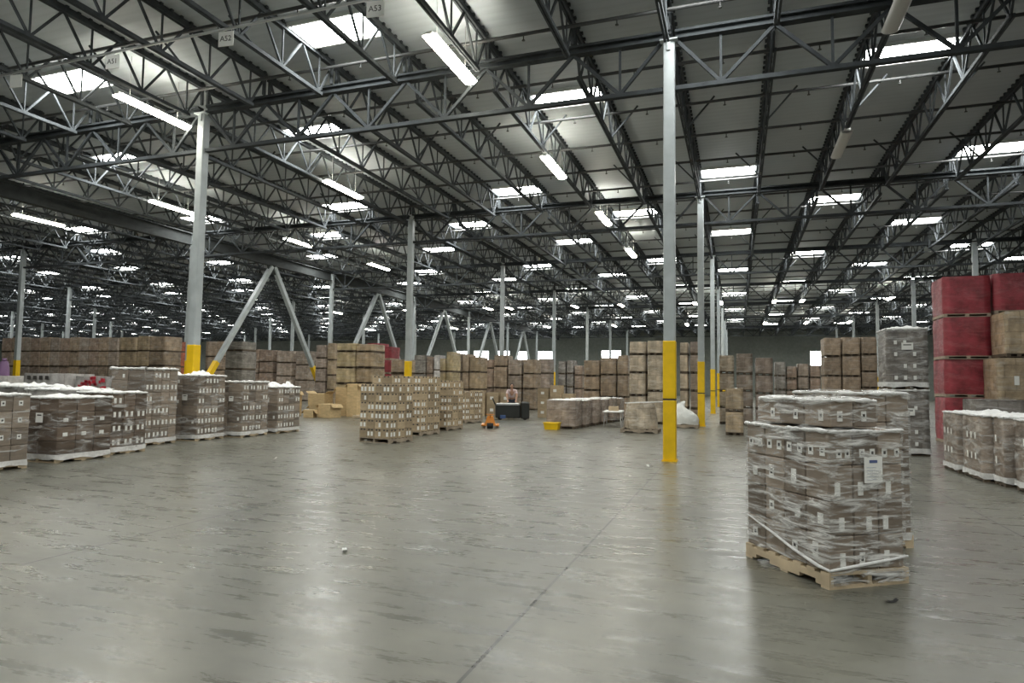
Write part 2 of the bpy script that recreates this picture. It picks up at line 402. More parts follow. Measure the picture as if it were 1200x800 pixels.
# solid beam along the braced post line
bp_ = None
for r in range(-1, 7):
    y = Y0 + r * BY + .2
    if not in_view([(X0 - 2 * BX, y + t * BY, z) for t in (0, .25, .5, .75, 1) for z in (9.2, 9.9)]): continue
    lb = 'deep solid steel beam over the braced post line, %s bay back' % ordw(r + 2)
    if bp_ is None:
        bp_ = thing('steel_beam', lb, 'beam', (X0 - 2 * BX, y, 9.13), 0, 'solid beams over the braces')
        w = MB(); w.box(-.02, .02, 0, BY - .4, .05, .62); ob('beam_web', w, M['beam'], bp_)
        for z in (0, .62):
            w = MB(); w.box(-.17, .17, 0, BY - .4, z, z + .05); ob('flange', w, M['beam'], bp_)
    else: dup(bp_, (X0 - 2 * BX, y, 9.13), lb)

# posts
s = .128
c1 = MB(); c1.cbox(-s, s, -s, s, .02, 9.64, .02)
c2 = MB(); c2.cbox(-s - .012, s + .012, -s - .012, s + .012, .02, 1.36, .02); c2.cbox(-s - .012, s + .012, -s - .012, s + .012, 1.385, 2.69, .02)
c2.box(-s - .006, s + .006, -s - .006, s + .006, 1.35, 1.39, 1)
c3 = MB(); c3.box(-.165, .165, -.165, .165, 0, .022)
for sx in (-1, 1):
    for sy in (-1, 1): c3.tube([(sx * .15, sy * .15, .02), (sx * .15, sy * .15, .04)], .011, 6)
c4 = MB(); c4.box(-.2, .2, -.2, .2, 9.62, 9.652); c4.box(-.04, .04, -.16, .16, 9.4, 9.63)
CM = dict(shaft=c1.mesh('shaft', M['column']), yellow_guard=c2.mesh('yellow_guard', [M['yellow'], M['seam']]), base_plate=c3.mesh('base_plate', M['yellow']), cap_plate=c4.mesh('cap_plate', M['column']))
NAMED = {(0, 0): 'tall grey steel post with yellow base, alone on the open floor', (0, 1): 'grey post with yellow base just behind the nearest post',
         (0, 2): 'grey post with yellow base, third in line with the nearest post', (-1, 0): 'tall grey steel post rising behind the row of wrapped pallets',
         (-1, 1): 'grey steel post behind the sticker-covered carton pallets', (-1, 2): 'thin grey post with yellow base above the seated worker',
         (-3, 1): 'thin grey post with yellow base before the long carton wall'}
cp = None
for r in range(0, 7):
    for c in range(-10, 3):
        x, y = X0 + c * BX, Y0 + r * BY
        if not in_view([(x, y, z) for z in (0, 3, 6, 9.6)], 40, 40): continue
        lb = NAMED.get((c, r)) or 'grey steel post, %s row back, %s' % (ordw(r + 1), side_words(c, 'line'))
        if cp is None:
            cp = thing('steel_post', lb, 'column', (x, y, 0), 0, 'roof posts')
            for n_, me in CM.items(): ob(n_, me, None, cp)
        else: dup(cp, (x, y, 0), lb)

# inverted-V braces
bz = 9.1; yh = BY / 2
def leg_pts(sg): return Vector((0, sg * .12, bz)), Vector((0, sg * (yh - .3), .12))
vp = None
for i in range(5):
    y = Y0 + BY * (1.5 + i); x = X0 - 2 * BX
    lb = ['nearest and largest inverted-V steel brace with yellow feet', 'second inverted-V steel brace, left of the tall middle post', 'third inverted-V steel brace along the braced line',
          'fourth, small inverted-V brace along the braced line', 'fifth and smallest inverted-V brace near the far wall'][i]
    if vp is None:
        vp = thing('brace_frame', lb, 'brace', (x, y, 0), 0, 'inverted-V braces')
        for sg in (-1, 1):
            a, q = leg_pts(sg); w = MB(); w.bar(a, q, .26, .26, 0, (1, 0, 0)); lg = ob('brace_leg', w, M['column'], vp)
            d = (a - q).normalized(); w = MB(); w.bar(q - d * .02, q + d * 3.1, .285, .285, 0, (1, 0, 0)); ob('yellow_sleeve', w, M['yellow'], lg)
            w = MB(); w.box(-.22, .22, q.y - .25, q.y + .25, 0, .14); ob('foot_plate', w, M['column'], vp)
        w = MB(); w.add([(-.03, -.55, bz + .05), (-.03, .55, bz + .05), (-.03, .3, bz - .5), (-.03, -.3, bz - .5), (.03, -.55, bz + .05), (.03, .55, bz + .05), (.03, .3, bz - .5), (.03, -.3, bz - .5)],
                        [(0, 3, 2, 1), (4, 5, 6, 7), (0, 1, 5, 4), (1, 2, 6, 5), (2, 3, 7, 6), (3, 0, 4, 7)]); ob('gusset_plate', w, M['beam'], vp)
    else: dup(vp, (x, y, 0), lb)

# sprinkler lines under the deck
for r in range(-1, 7):
    for i in range(5):
        y = Y0 + r * BY + 2.2 + 2.646 * i
        if y < 8: continue
        xa, xb = max(XL + 1, -1.9 * y - 6), min(XR - 1, .62 * y + 4)
        p = tag(ob('sprinkler_pipe', (lambda w: (w.tube([(xa, y, 10.19), (xb, y, 10.19)], .046, 8), w)[1])(MB()), M['pipe']),
                'dark sprinkler pipe under the roof deck, %s run in the %s bay back' % (ordw(i + 1), ordw(r + 2)), 'pipe', 'sprinkler runs')
        if y < 40:
            hd = MB(); hd.tube([(0, 0, 0), (0, 0, -.12)], .016, 6); hd.tube([(0, 0, -.12), (0, 0, -.135)], .045, 8)
            me = hd.mesh('sprinkler_head', M['pipe'])
            k0 = math.ceil((xa - X0) / CELL)
            for k in range(k0, int((xb - X0) / CELL)):
                x = X0 + (k + .5) * CELL
                if in_view([(x, y, 10.1)], 10, 10): ob('sprinkler_head', me, None, p, (x, y, 10.16))

# skylights
ROWS = [13.46, 18.98, 27.66, 32.98, 38.69, 46.15, 51.56]
PAR = [0, 2, 0, 2, 0, 2, 0]
while ROWS[-1] + 6.6 < YEND - 3: ROWS.append(ROWS[-1] + (7.2 if len(ROWS) % 2 else 6.0)); PAR.append(2 - PAR[-1])
w = MB()
hw, hl = CELL / 2 - .1, .52
for x0_, x1_, y0_, y1_ in ((-hw - .06, hw + .06, -hl - .06, -hl), (-hw - .06, hw + .06, hl, hl + .06), (-hw - .06, -hw, -hl, hl), (hw, hw + .06, -hl, hl)):
    w.box(x0_, x1_, y0_, y1_, -.1, 0)
f_me = w.mesh('curb_frame', M['curb'])
w = MB(); w.grid(lambda u, v: ((u * 2 - 1) * hw, (1 - v * 2) * hl, -.03 - .15 * (1 - (2 * u - 1) ** 2) * (1 - (2 * v - 1) ** 2)), 8, 4)
p_me = w.mesh('light_panel', M['sky'])
sp = None
allrows = [(y, q, i) for i, (y, q) in enumerate(zip(ROWS, PAR))] + [(6.6, 2, -1), (.2, 0, -2), (-6.4, 2, -3)]  # last three rows are out of view, added for even light on near faces
for y, q, i in allrows:
    for k in range(-72, 20):
        if (k - q) % 4: continue
        x = X0 + (k + .5) * CELL
        if x < XL + 3 or x > XR - 3: continue
        if i < 0:
            if x < -26 or x > 20: continue
        elif not in_view([(x, y, DECK)], 120, 160): continue
        n_ = k + 1 if k >= 0 else k
        sd = '%s file %s of the near post line' % (ordw(abs(n_)), 'left' if n_ < 0 else 'right')
        lb = ('bright roof skylight, %s row back, %s' % (ordw(i + 1), sd)) if i >= 0 else ('unseen skylight behind the viewer, %s row, %s' % (ordw(-i), sd))
        if sp is None:
            sp = thing('skylight', lb, 'skylight', (x, y, DECK - .003), 0, 'roof skylights')
            ob('curb_frame', f_me, None, sp); ob('light_panel', p_me, None, sp)
        else: dup(sp, (x, y, DECK - .003), lb)

# strip lights below the joists
def lamp_proto(lit, name, lb):
    t = thing(name, lb, 'light', (0, 0, 9.30), 0, 'strip lights')
    w = MB(); w.cbox(-.08, .08, -1.2, 1.2, .0, .07, .015); ob('housing', w, M['housing'], t)
    w = MB(); w.grid(lambda u, v: (.17 * math.cos(PI * (1 + u)), -1.18 + 2.36 * v, -.005 + .08 * math.sin(PI * (1 + u))), 8, 2)
    w.add([(-.17, -1.18, 0), (.17, -1.18, 0), (.17, 1.18, 0), (-.17, 1.18, 0)], [(0, 1, 2, 3)])
    ob('lens', w, M['lamp'] if lit else M['lens_off'], t)
    for yy in (-.8, .8):
        w = MB(); w.tube([(0, yy, .06), (0, yy, 1.24)], .006, 6); ob('hanger', w, M['housing'], t)
    return t
LIT = [(-2, 13.6, -6.35), (-2, 21.7, -6.08), (-2, 29.2, -5.78), (-2, 37.4, -5.8), (-6, 13.75, -15.72), (-6, 21.85, -14.8), (-10, 22.05, -23.8), (-10, 29.8, -22.95), (-10, 37.6, -22.55), (-14, 21.95, -32.15)]
LIT += [(k, 62.0, X0 + k * CELL) for k in (-18, -14, -10, -9, -6, -4, -1, 0, 2, 3, 6)] + [(k, 84.0, X0 + k * CELL) for k in (-22, -16, -10, -6, -2, 2, 4, 6)]
lp = None; cnt = {}
for k, y, x in LIT:
    cnt[k] = cnt.get(k, 0) + 1
    lb = 'lit strip light, %s one back along the joist line %s' % (ordw(cnt[k]), 'of the near post' if k == 0 else '%s %s of the near post' % (ordw(abs(k)), 'left' if k < 0 else 'right'))
    if (k, y) == (-2, 13.6): lb = 'long lit strip light, largest, between the two nearest skylights'
    if (k, y) == (-6, 13.75): lb = 'lit strip light just left of the post behind the wrapped pallets'
    if lp is None: lp = lamp_proto(True, 'strip_light', lb); lp.location = (x, y, 9.30)
    else: dup(lp, (x, y, 9.30), lb)
lo = lamp_proto(False, 'strip_light', 'unlit strip light at the top edge, right of the near post'); lo.location = (X0 + 2 * CELL, 14.1, 9.30)
dup(lo, (X0 + 2 * CELL, 22.2, 9.30), 'unlit strip light farther along the joist right of the near post')

# conduit with hanging aisle signs
w = MB(); w.tube([(-20.5, 10.9, 9.32), (1.5, 10.9, 9.32)], .03, 8); tag(ob('conduit', w, M['conduit']), 'pale conduit crossing under the joists with aisle signs on it', 'conduit')
for x, txt, lb in ((-17.1, None, 'blank-looking white sign hanging at the upper left edge'), (-13.83, 'A51', 'white hanging aisle sign reading A51'),
                   (-10.5, 'A52', 'white hanging aisle sign reading A52'), (-6.78, 'A53', 'white hanging aisle sign reading A53 beside the nearest skylight')):
    t = thing('aisle_sign', lb, 'sign', (x, 10.9, 8.93), .12, 'hanging aisle signs')
    w = MB(); w.cbox(-.185, .185, -.01, .01, 0, .33, .004); ob('board', w, M['white'], t)
    for sx in (-.13, .13):
        w = MB(); w.tube([(sx, 0, .32), (sx, 0, .40)], .006, 6); ob('hook', w, M['conduit'], t)
    if txt:
        cu = bpy.data.curves.new('lettering', 'FONT'); cu.body = txt; cu.size = .17; cu.align_x = 'CENTER'; cu.align_y = 'CENTER'; cu.extrude = .002
        cu.materials.append(M['ink'])
        tmp = bpy.data.objects.new('lettering', cu); COL.objects.link(tmp)
        me = bpy.data.meshes.new_from_object(tmp.evaluated_get(bpy.context.evaluated_depsgraph_get())); bpy.data.objects.remove(tmp)
        o = ob('lettering', me, None, t, (0, -.013, .165)); o.rotation_euler = (PI / 2, 0, 0)

# ------------------------------------------------------------------ pallets and cartons
def pallet_meshes(U, V, mat, key):
    """deck boards run along V; stringers along U"""
    top = MB(); n = 7
    for i in range(n):
        a = i * (U - .1) / (n - 1); top.box(a, a + .1, 0, V, .112, .135)
    bot = MB()
    for i in (0, 3, 6):
        a = i * (U - .1) / 6; bot.box(a, a + .1, 0, V, 0, .02)
    st_ = MB(); st_.box(0, U, 0, .045, .055, .112)
    for a, q in ((0, .16), (U * .5 - .2, U * .5 + .2), (U - .16, U)): st_.box(a, q, 0, .045, .02, .057)
    return top.mesh('deck_boards', mat), bot.mesh('bottom_boards', mat), st_.mesh('stringer', mat)
def put_pallet(loc, rz, U, V, label, mat='wood', group='wooden pallets under loads'):
    t = thing('wooden_pallet', label, 'pallet', loc, rz, group)
    a, b_, c = pallet_meshes(U, V, M[mat], '')
    ob('deck_boards', a, None, t); ob('bottom_boards', b_, None, t)
    for y in (0, V / 2 - .022, V - .045): ob('stringer', c, None, t, (0, y, 0))
    return t

REST = MB()      # the cartons out of sight inside and behind the loads
def fbm(p): return noise.fractal(Vector(p), .8, 2.1, 4)

def film_wrap(loc, rz, U, V, z0, z1, label, thin=False, skirt=True, top=True, seed=0.0, amp=.014, rim=.02):
    t = thing('stretch_wrap', label, 'plastic wrap', loc, rz, 'clear stretch wrap round loads')
    g = .012; P = 2 * (U + V)
    def per(u):
        d = (u % 1) * P
        if d < U: return Vector((d, -g)), Vector((0, -1))
        d -= U
        if d < V: return Vector((U + g, d)), Vector((1, 0))
        d -= V
        if d < U: return Vector((U - d, V + g)), Vector((0, 1))
        d -= U
        return Vector((-g, V - d)), Vector((-1, 0))
    def f(u, v):
        p, n = per(u); z = z0 + (z1 - z0) * v
        q = fbm((p.x * 3 + seed, p.y * 3, z * 9))
        o_ = max(0, amp * (.6 + q))
        p = p + n * o_
        return (p.x, p.y, z)
    w = MB(); w.grid(f, 72, 22, 0, True); ob('film_sides', w, M['filmthin' if thin else 'film'], t)
    # bunched rim round the top edge
    pts = []; rr = []
    for i in range(73):
        p, n = per(i / 72 + .001); q = fbm((p.x * 5 + seed, p.y * 5, 3.3))
        pts.append((p.x - n.x * .005, p.y - n.y * .005, z1 - .006 + .012 * q)); rr.append(rim * max(.3, (.55 + .75 * fbm((p.x * 9, p.y * 9 + seed, 1.1)))))
    w = MB(); w.tube(pts, rr, 8, 0, False); ob('bunched_rim', w, M['bunch'], t)
    if skirt:
        def f2(u, v):
            p, n = per(u); z = z0 + .03 - (z0 - .035) * v
            q = fbm((p.x * 6 + seed, p.y * 6, z * 6)); p = p + n * max(.002, .018 + .03 * q * v)
            return (p.x, p.y, z + (.03 * fbm((p.x * 3, p.y * 3, seed)) if v > .9 else 0))
        w = MB(); w.grid(f2, 72, 5, 0, True); ob('film_skirt', w, M['bunch'], t)
    if top:
        def f3(u, v):
            q = fbm((u * U * 4 + seed, v * V * 4, .5)); e = min(u, 1 - u, v, 1 - v) * 8
            return (-.012 + u * (U + .024), -.012 + v * (V + .024), z1 + .006 + max(0, .02 + top * q) * min(1, e))
        w = MB(); w.grid(f3, 20, 20); ob('film_top', w, M['sheet' if top > .03 else 'film'], t)
    return t

def carton_meshes(du, dv, dz, mat):
    """carton bodies plus sticker meshes for its two seen faces"""
    w = MB(); w.cbox(.004, du - .004, .004, dv - .004, 0, dz - .006, .008)
    if mat == 'tanbox':
        for q in (.3, .7):
            w.box(du * q - .03, du * q + .03, .0005, .01, dz - .05, dz - .012, 1); w.box(.0005, .01, dv * q - .03, dv * q + .03, dz - .05, dz - .012, 1)
    body = w.mesh('carton', [M[mat], M['ink']])
    def stick(face, a, z, sw, sh, dot):
        w = MB(); e = .0035
        if face == 'u':
            w.box(a, a + sw, -.001, .004, z, z + sh, 0)
            if dot: w.box(a + sw * .28, a + sw * .72, -.0025, .001, z + sh * .36, z + sh * .72, 1)
        else:
            w.box(-.001, .004, a, a + sw, z, z + sh, 0)
            if dot: w.box(-.0025, .001, a + sw * .28, a + sw * .72, z + sh * .36, z + sh * .72, 1)
        return w.mesh('sticker', [M['white'], M['ink']])
    return body, stick

CARTONS = []
def carton_load(pname, loc, rz, nu, nv, nl, U, V, z0, dz, mat, stickers, facewords, top_seen=False, things=True, base_off=(0, 0), gap_top=0):
    """courses of cartons on a pallet. loc is the corner shared by the two seen faces; u runs along face one, v along face two"""
    du, dv = U / nu, V / nv
    body, stick = carton_meshes(du, dv, dz, mat)
    R = Matrix.Rotation(rz, 3, 'Z'); cache = {}
    for l in range(nl):
        for i in range(nu):
            for j in range(nv):
                off = R @ Vector((i * du + base_off[0], j * dv + base_off[1], 0)); p = (loc[0] + off.x, loc[1] + off.y, z0 + l * dz)
                seen = j == 0 or i == 0 or (top_seen and l == nl - 1)
                if not (seen and things):
                    c = [Vector(p) + R @ Vector((a, b_, 0)) for a, b_ in ((.004, .004), (du - .004, .004), (du - .004, dv - .004), (.004, dv - .004))]
                    vs = [tuple(q) for q in c] + [(q.x, q.y, q.z + dz - .004) for q in c]
                    REST.add(vs, [(3, 2, 1, 0), (4, 5, 6, 7), (0, 1, 5, 4), (1, 2, 6, 5), (2, 3, 7, 6), (3, 0, 4, 7)]); continue
                lay = 'top' if l == nl - 1 else 'bottom' if l == 0 else '%s-up' % ordw(l + 1)
                if i == 0 and j == 0: pos = 'at the corner facing us'
                elif j == 0: pos = '%s along the %s face' % (ordw(i + 1), facewords[0])
                elif i == 0: pos = '%s along the %s face' % (ordw(j + 1), facewords[1])
                else: pos = '%s back and %s across' % (ordw(j + 1), ordw(i + 1))
                o = tag(ob('cardboard_carton', body, None, None, p, rz), 'carton, %s layer, %s of %s' % (lay, pos, pname), 'carton', 'cartons on ' + pname)
                CARTONS.append(o)
                for face, on in (('u', j == 0), ('v', i == 0)):
                    if not on: continue
                    for sdef in stickers(face, i if face == 'u' else j, l):
                        key = (face,) + tuple(sdef)
                        if key not in cache: cache[key] = stick(face, *sdef)
                        ob('sticker', cache[key], None, o)

# --- the big wrapped pallet nearest the camera
A = Vector((.71, 6.14)); ang = math.atan2(.83, -.73)
U, V = 1.10, .80
# local u along (-.66,.75), local v must be to its right: mirrored frame, so use v-first frame instead
# frame: x' along the right face, y' along the left face
rz_near = math.atan2(.44, .62)
near_name = 'the nearest wrapped pallet'
R0_ = Matrix.Rotation(rz_near, 3, 'Z')
def nloc0(x, y): v_ = R0_ @ Vector((x, y, 0)); return (A.x + v_.x, A.y + v_.y, 0)
put_pallet(nloc0(.83, -.01), rz_near + PI / 2, 1.12, .84, 'pale wooden pallet under the nearest wrapped load')
def near_st(face, i, l):
    rnd = random.Random((face == 'u') * 500 + l * 37 + i * 11)
    out = []
    if face == 'u':            # right face
        dz, ww = .2975, .8 / 3
        out.append((ww * (.15 + .35 * rnd.random()), dz * (.12 if l < 3 else .2), .055, .115 if l < 3 else .075, l == 3 or rnd.random() < .3))
        if l == 3: out.append((ww * .68, dz * .2, .05, .075, True))
    else:
        dz, ww = .2975, 1.1 / 4
        if l == 3:
            out.append((ww * .12, dz * .25, .06, .085, True)); out.append((ww * .62, dz * .25, .06, .085, True))
        elif rnd.random() < .85:
            out.append((ww * (.2 + .35 * rnd.random()), dz * .3, .065, .13 if rnd.random() < .6 else .09, rnd.random() < .6))
    return out
Rn = Matrix.Rotation(rz_near, 3, 'Z')
def nloc(x, y, z=0): v_ = Rn @ Vector((x, y, 0)); return (A.x + v_.x, A.y + v_.y, z)
carton_load(near_name, nloc(.01, .01), rz_near, 3, 4, 4, .80, 1.10, .137, .2975, 'greykraft', near_st, ('right', 'left'), True)
fw = film_wrap(nloc(.01, .01), rz_near, .80, 1.10, .14, 1.326, 'clear wrinkled stretch wrap round the nearest pallet load', skirt=False, top=.012, seed=2.2, amp=.016, rim=.026)
# shipping sheet under the film on the right face
w = MB(); w.box(.36, .555, -.024, -.022, .875, 1.10, 0)
for i, (a, q) in enumerate(((.0, .075),)): w.box(.415, .50, -.0255, -.024, 1.045, 1.07, 1)
for i in range(5): w.box(.385, .385 + (.13 if i % 2 else .10), -.0255, -.024, 1.005 - i * .026, 1.009 - i * .026, 2)
o = ob('shipping_sheet', w, [M['white'], M['blueink'], flat('faint_print', (.45, .48, .55), .6)], fw); o['label'] = 'white shipping sheet with a dark blue heading'
def fsk(u, v):
    q = fbm((u * 5, v * 3, 1.7)); return (-.012 + .83 * u, -.022 - .012 * abs(q) - .01 * v, .175 - .145 * v + .012 * fbm((u * 7, 2, 3)))
w = MB(); w.grid(fsk, 24, 6); ob('film_skirt', w, M['film'], fw)
# twisted film ropes
w = MB(); w.tube([(-.03, 1.05, .42), (-.032, .7, .33), (-.03, .4, .24), (-.025, .1, .17), (0, -.02, .15)], [.006, .012, .014, .016, .01], 8)
ob('film_rope', w, M['bunch'], fw)
w = MB(); w.tube([(-.01, -.028, .16), (.3, -.032, .19), (.6, -.03, .215), (.81, -.025, .235)], [.012, .016, .014, .01], 8)
ob('film_rope', w, M['bunch'], fw)
# partial top layer, set back
carton_load('the half layer up top', nloc(.14, .12), rz_near, 2, 3, 1, .52, .97, 1.345, .235, 'greykraft',
            lambda f, i, l: [(.08, .05, .055, .09, True)], ('right', 'left'), True)
film_wrap(nloc(.14, .12), rz_near, .52, .97, 1.345, 1.583, 'clear stretch wrap round the half layer atop the nearest pallet', skirt=False, top=.012, seed=7.7, rim=.026)

# --- the second wrapped pallet right behind it
B = Vector((1.24, 7.72)); rzB = rz_near - .02
Rb = Matrix.Rotation(rzB, 3, 'Z')
def bloc(x, y, z=0): v_ = Rb @ Vector((x, y, 0)); return (B.x + v_.x, B.y + v_.y, z)
put_pallet(bloc(0, 0), rzB, .62, 1.10, 'wooden pallet hidden behind the nearest pallet, one foot showing', 'wood')
carton_load('the pallet behind the nearest one', bloc(.01, .01), rzB, 2, 3, 5, .60, 1.08, .137, .299, 'greykraft',
            lambda f, i, l: [(.09, .08, .06, .09, True)] if (i + l) % 2 == 0 else [], ('right', 'left'), True)
film_wrap(bloc(.01, .01), rzB, .60, 1.08, .14, 1.64, 'clear stretch wrap round the taller load behind the nearest pallet', skirt=True, top=.012, seed=4.1, rim=.026)

# --- the row of wrapped pallets on the left: u = local x to the right... corner facing us is the right-front one
WRAPS = {}
def left_load(nm, corner, rz, W_, D_, z1, nu, nv, nl, mat, st_fn, cover, words_, rim=.034, thin=True, skirt=True):
    """corner: front right-hand corner; the front face runs left from it, the side face runs back from it"""
    # local frame rotated a quarter turn: x' = back along the side, y' = left along the front
    q = rz + PI / 2
    R = Matrix.Rotation(q, 3, 'Z')
    put_pallet((corner[0], corner[1], 0), q, D_, W_, 'wooden pallet under ' + nm, 'wood')
    dz = (z1 - .137) / nl
    carton_load(nm, (corner[0], corner[1]), q, nu, nv, nl, D_, W_, .137, dz, mat, st_fn, words_, False)
    WRAPS[nm] = film_wrap((corner[0], corner[1], 0), q, D_, W_, .137, z1, 'clear stretch wrap with white bunched top round ' + nm, thin=thin, skirt=skirt, top=cover, seed=corner[1], amp=.02, rim=rim)

def pairs(every=1, w_=.06, h_=.115):
    def f(face, i, l):
        rnd = random.Random(l * 31 + i * 7 + (face == 'u') * 3)
        if face == 'u': return [(.06, .07, w_, h_, False), (.19, .07, w_, h_, False)] if rnd.random() < .6 else []
        return [(.10, .06, w_, h_ * .8, False)] if rnd.random() < .25 else []
    return f
def big_st(face, i, l):
    if face == 'u' and l in (1, 2): return [(.12, .09, .10, .075, False)]
    return []
left_load('the left-edge pallet', (-12.42, 7.30), .03, 1.2, 1.25, 1.36, 4, 3, 4, 'greykraft', lambda f, i, l: [(.1, .1, .075, .09, True)] if f == 'u' and l > 0 else [], .05, ('side', 'front'))
left_load('the dark carton pallet', (-12.62, 9.20), .03, 1.02, 1.2, 1.28, 3, 2, 4, 'dark', big_st, .05, ('side', 'front'))
left_load('the pallet behind the dark one', (-12.95, 10.62), .05, 1.02, .95, 1.36, 3, 2, 4, 'dark', pairs(), .05, ('side', 'front'))
left_load('the tallest left-row pallet', (-13.95, 12.32), .12, 1.0, 1.15, 1.93, 4, 2, 6, 'greykraft', pairs(), .03, ('side', 'front'), rim=.05)
left_load('the pallet before the left post', (-13.85, 13.92), .10, 1.0, 1.12, 1.78, 4, 2, 6, 'greykraft', pairs(), .15, ('side', 'front'), rim=.04)
left_load('the fifth left-row pallet', (-13.62, 15.36), .10, 1.0, 1.25, 1.62, 4, 2, 5, 'greykraft', pairs(), .03, ('side', 'front'), rim=.05)
left_load('the crumpled-top end pallet', (-13.70, 17.0), .06, 1.0, 1.2, 1.46, 4, 2, 5, 'greykraft', pairs(), .2, ('side', 'front'), rim=.04)
# paper sheets taped to the dark ends
for x, y, z, s_, rz_, lb in ((-13.05, 9.17, .88, .19, .03, 'the dark carton pallet'), (-14.25, 12.25, 1.28, .17, .12, 'the tallest left-row pallet'), (-14.2, 13.85, 1.18, .16, .1, 'the pallet before the left post'),
                             (-13.95, 15.29, 1.12, .15, .1, 'the fifth left-row pallet'), (-14.05, 16.95, 1.05, .15, .06, 'the crumpled-top end pallet')):
    w = MB(); w.box(-s_ / 2, s_ / 2, -.034, -.031, -s_ / 2, s_ / 2, 0); w.box(-s_ * .3, s_ * .3, -.035, -.034, s_ * .2, s_ * .33, 1)
    attach(ob('paper_notice', w, [M['white'], M['ink']], None, (x, y, z), rz_), WRAPS[lb])['label'] = 'white paper notice'

# --- pallets of cartons with white stickers in the middle of the floor
def mid_st(face, i, l):
    rnd = random.Random(l * 13 + i * 5 + (face == 'u') * 101)
    return [(.05, .05, .07, .115, False)] + ([(.17, .05, .07, .115, False)] if rnd.random() < .55 else []) if rnd.random() < .85 else []
def mid_load(nm, corner, rz, U_, V_, z1, nu, nv, nl, words_):
    put_pallet((corner[0], corner[1], 0), rz, U_, V_, 'wooden pallet under ' + nm, 'greywood')
    carton_load(nm, corner, rz, nu, nv, nl, U_, V_, .137, (z1 - .137) / nl, 'tanbox', mid_st, words_, False)
# corner (-8.93,15.66): one face back-right, other to the left
mid_load('the lone sticker-dotted pallet', (-8.93, 15.66), math.radians(80), 1.02, 1.08, 1.61, 3, 4, 6, ('right', 'left'))
mid_load('the taller pallet behind the lone one', (-9.35, 18.3), math.radians(84), 1.15, 1.9, 1.86, 3, 5, 7, ('right', 'left'))
mid_load('the third sticker-dotted pallet', (-9.55, 20.7), math.radians(86), 1.2, 1.1, 1.75, 3, 3, 6, ('right', 'left'))
mid_load('the low far sticker-dotted pallet', (-10.63, 24.8), math.radians(78), 1.3, 1.0, 1.30, 4, 3, 5, ('right', 'left'))

o = ob('packed_cartons', REST, M['kraft']); o['kind'] = 'stuff'; o['label'] = 'inner cartons filling the loads behind the outer ones'; o['category'] = 'cartons'

# ------------------------------------------------------------------ bulk loads
ADJ = dict(red='red film-wrapped load', brown='brown wrapped load', rust='rust-brown wrapped load', mauve='dull brown wrapped load', tan='tan wrapped load', gold='yellowish wrapped load',
           cream='pale wrapped load', pink='pinkish wrapped load', grey='grey wrapped load', white='white wrapped load', silver='silvery wrapped load', orange='orange carton load')
def bulk_load(x0, x1, y0, y1, z0, z1, col, label, group, mat=None, ph=.10, rz=0.0, bulge=.012, sheet=False):
    t = thing('wrapped_load', label, 'load', ((x0 + x1) / 2, (y0 + y1) / 2, z0), rz, group)
    a, b_ = (x1 - x0) / 2, (y1 - y0) / 2; h = z1 - z0
    if h < .5: ph = min(ph, .1)
    w = MB(); sd = random.random() * 50
    def f(u, v):
        q = (u * 4) % 4; i = int(q); t_ = q - i
        cs = [(-a, -b_), (a, -b_), (a, b_), (-a, b_), (-a, -b_)]
        x = cs[i][0] + (cs[i + 1][0] - cs[i][0]) * t_; y = cs[i][1] + (cs[i + 1][1] - cs[i][1]) * t_
        k = 1 - .018 * max(0, (abs(v - .5) - .42) * 12); z = ph + .004 + (h - ph - .01) * v
        n = bulge * fbm((x * 2.2 + sd, y * 2.2, z * 2.2))
        return ((x * k) + (n if abs(x) >= a * .99 else 0) * (1 if x > 0 else -1), (y * k) + (n if abs(y) >= b_ * .99 else 0) * (1 if y > 0 else -1), z)
    w.grid(f, 24, 8, 0, True)
    w.grid(lambda u, v: ((2 * u - 1) * a * .985, (2 * v - 1) * b_ * .985, h - .008 + .02 * fbm((u * 3 + sd, v * 3, 0))), 6, 6)
    w.add([(-a * .98, -b_ * .98, ph + .005), (a * .98, -b_ * .98, ph + .005), (a * .98, b_ * .98, ph + .005), (-a * .98, b_ * .98, ph + .005)], [(0, 3, 2, 1)])
    ob('carton_block', w, mat or M['b_' + col], t)
    w = MB()
    for i in range(3):
        x = -a + .05 + i * (a - .05); w.box(x - .05, x + .05, -b_, b_, .02, ph - .02)
    w.box(-a, a, -b_, b_, ph - .02, ph + .004); 
    for y in (-b_ + .05, 0, b_ - .05): w.box(-a, a, y - .05, y + .05, 0, .02)
    ob('load_pallet', w, M['greywood' if col == 'red' else 'darkwood'], t)
    if sheet:
        w = MB(); w.grid(lambda u, v: ((2 * u - 1) * a * 1.01, (2 * v - 1) * b_ * 1.01, h + .012 + .02 * fbm((u * 4 + sd, v * 4, 1)) - .04 * (max(abs(2 * u - 1), abs(2 * v - 1)) > .95)), 14, 14); ob('top_sheet', w, M['sheet'], t)
    return t
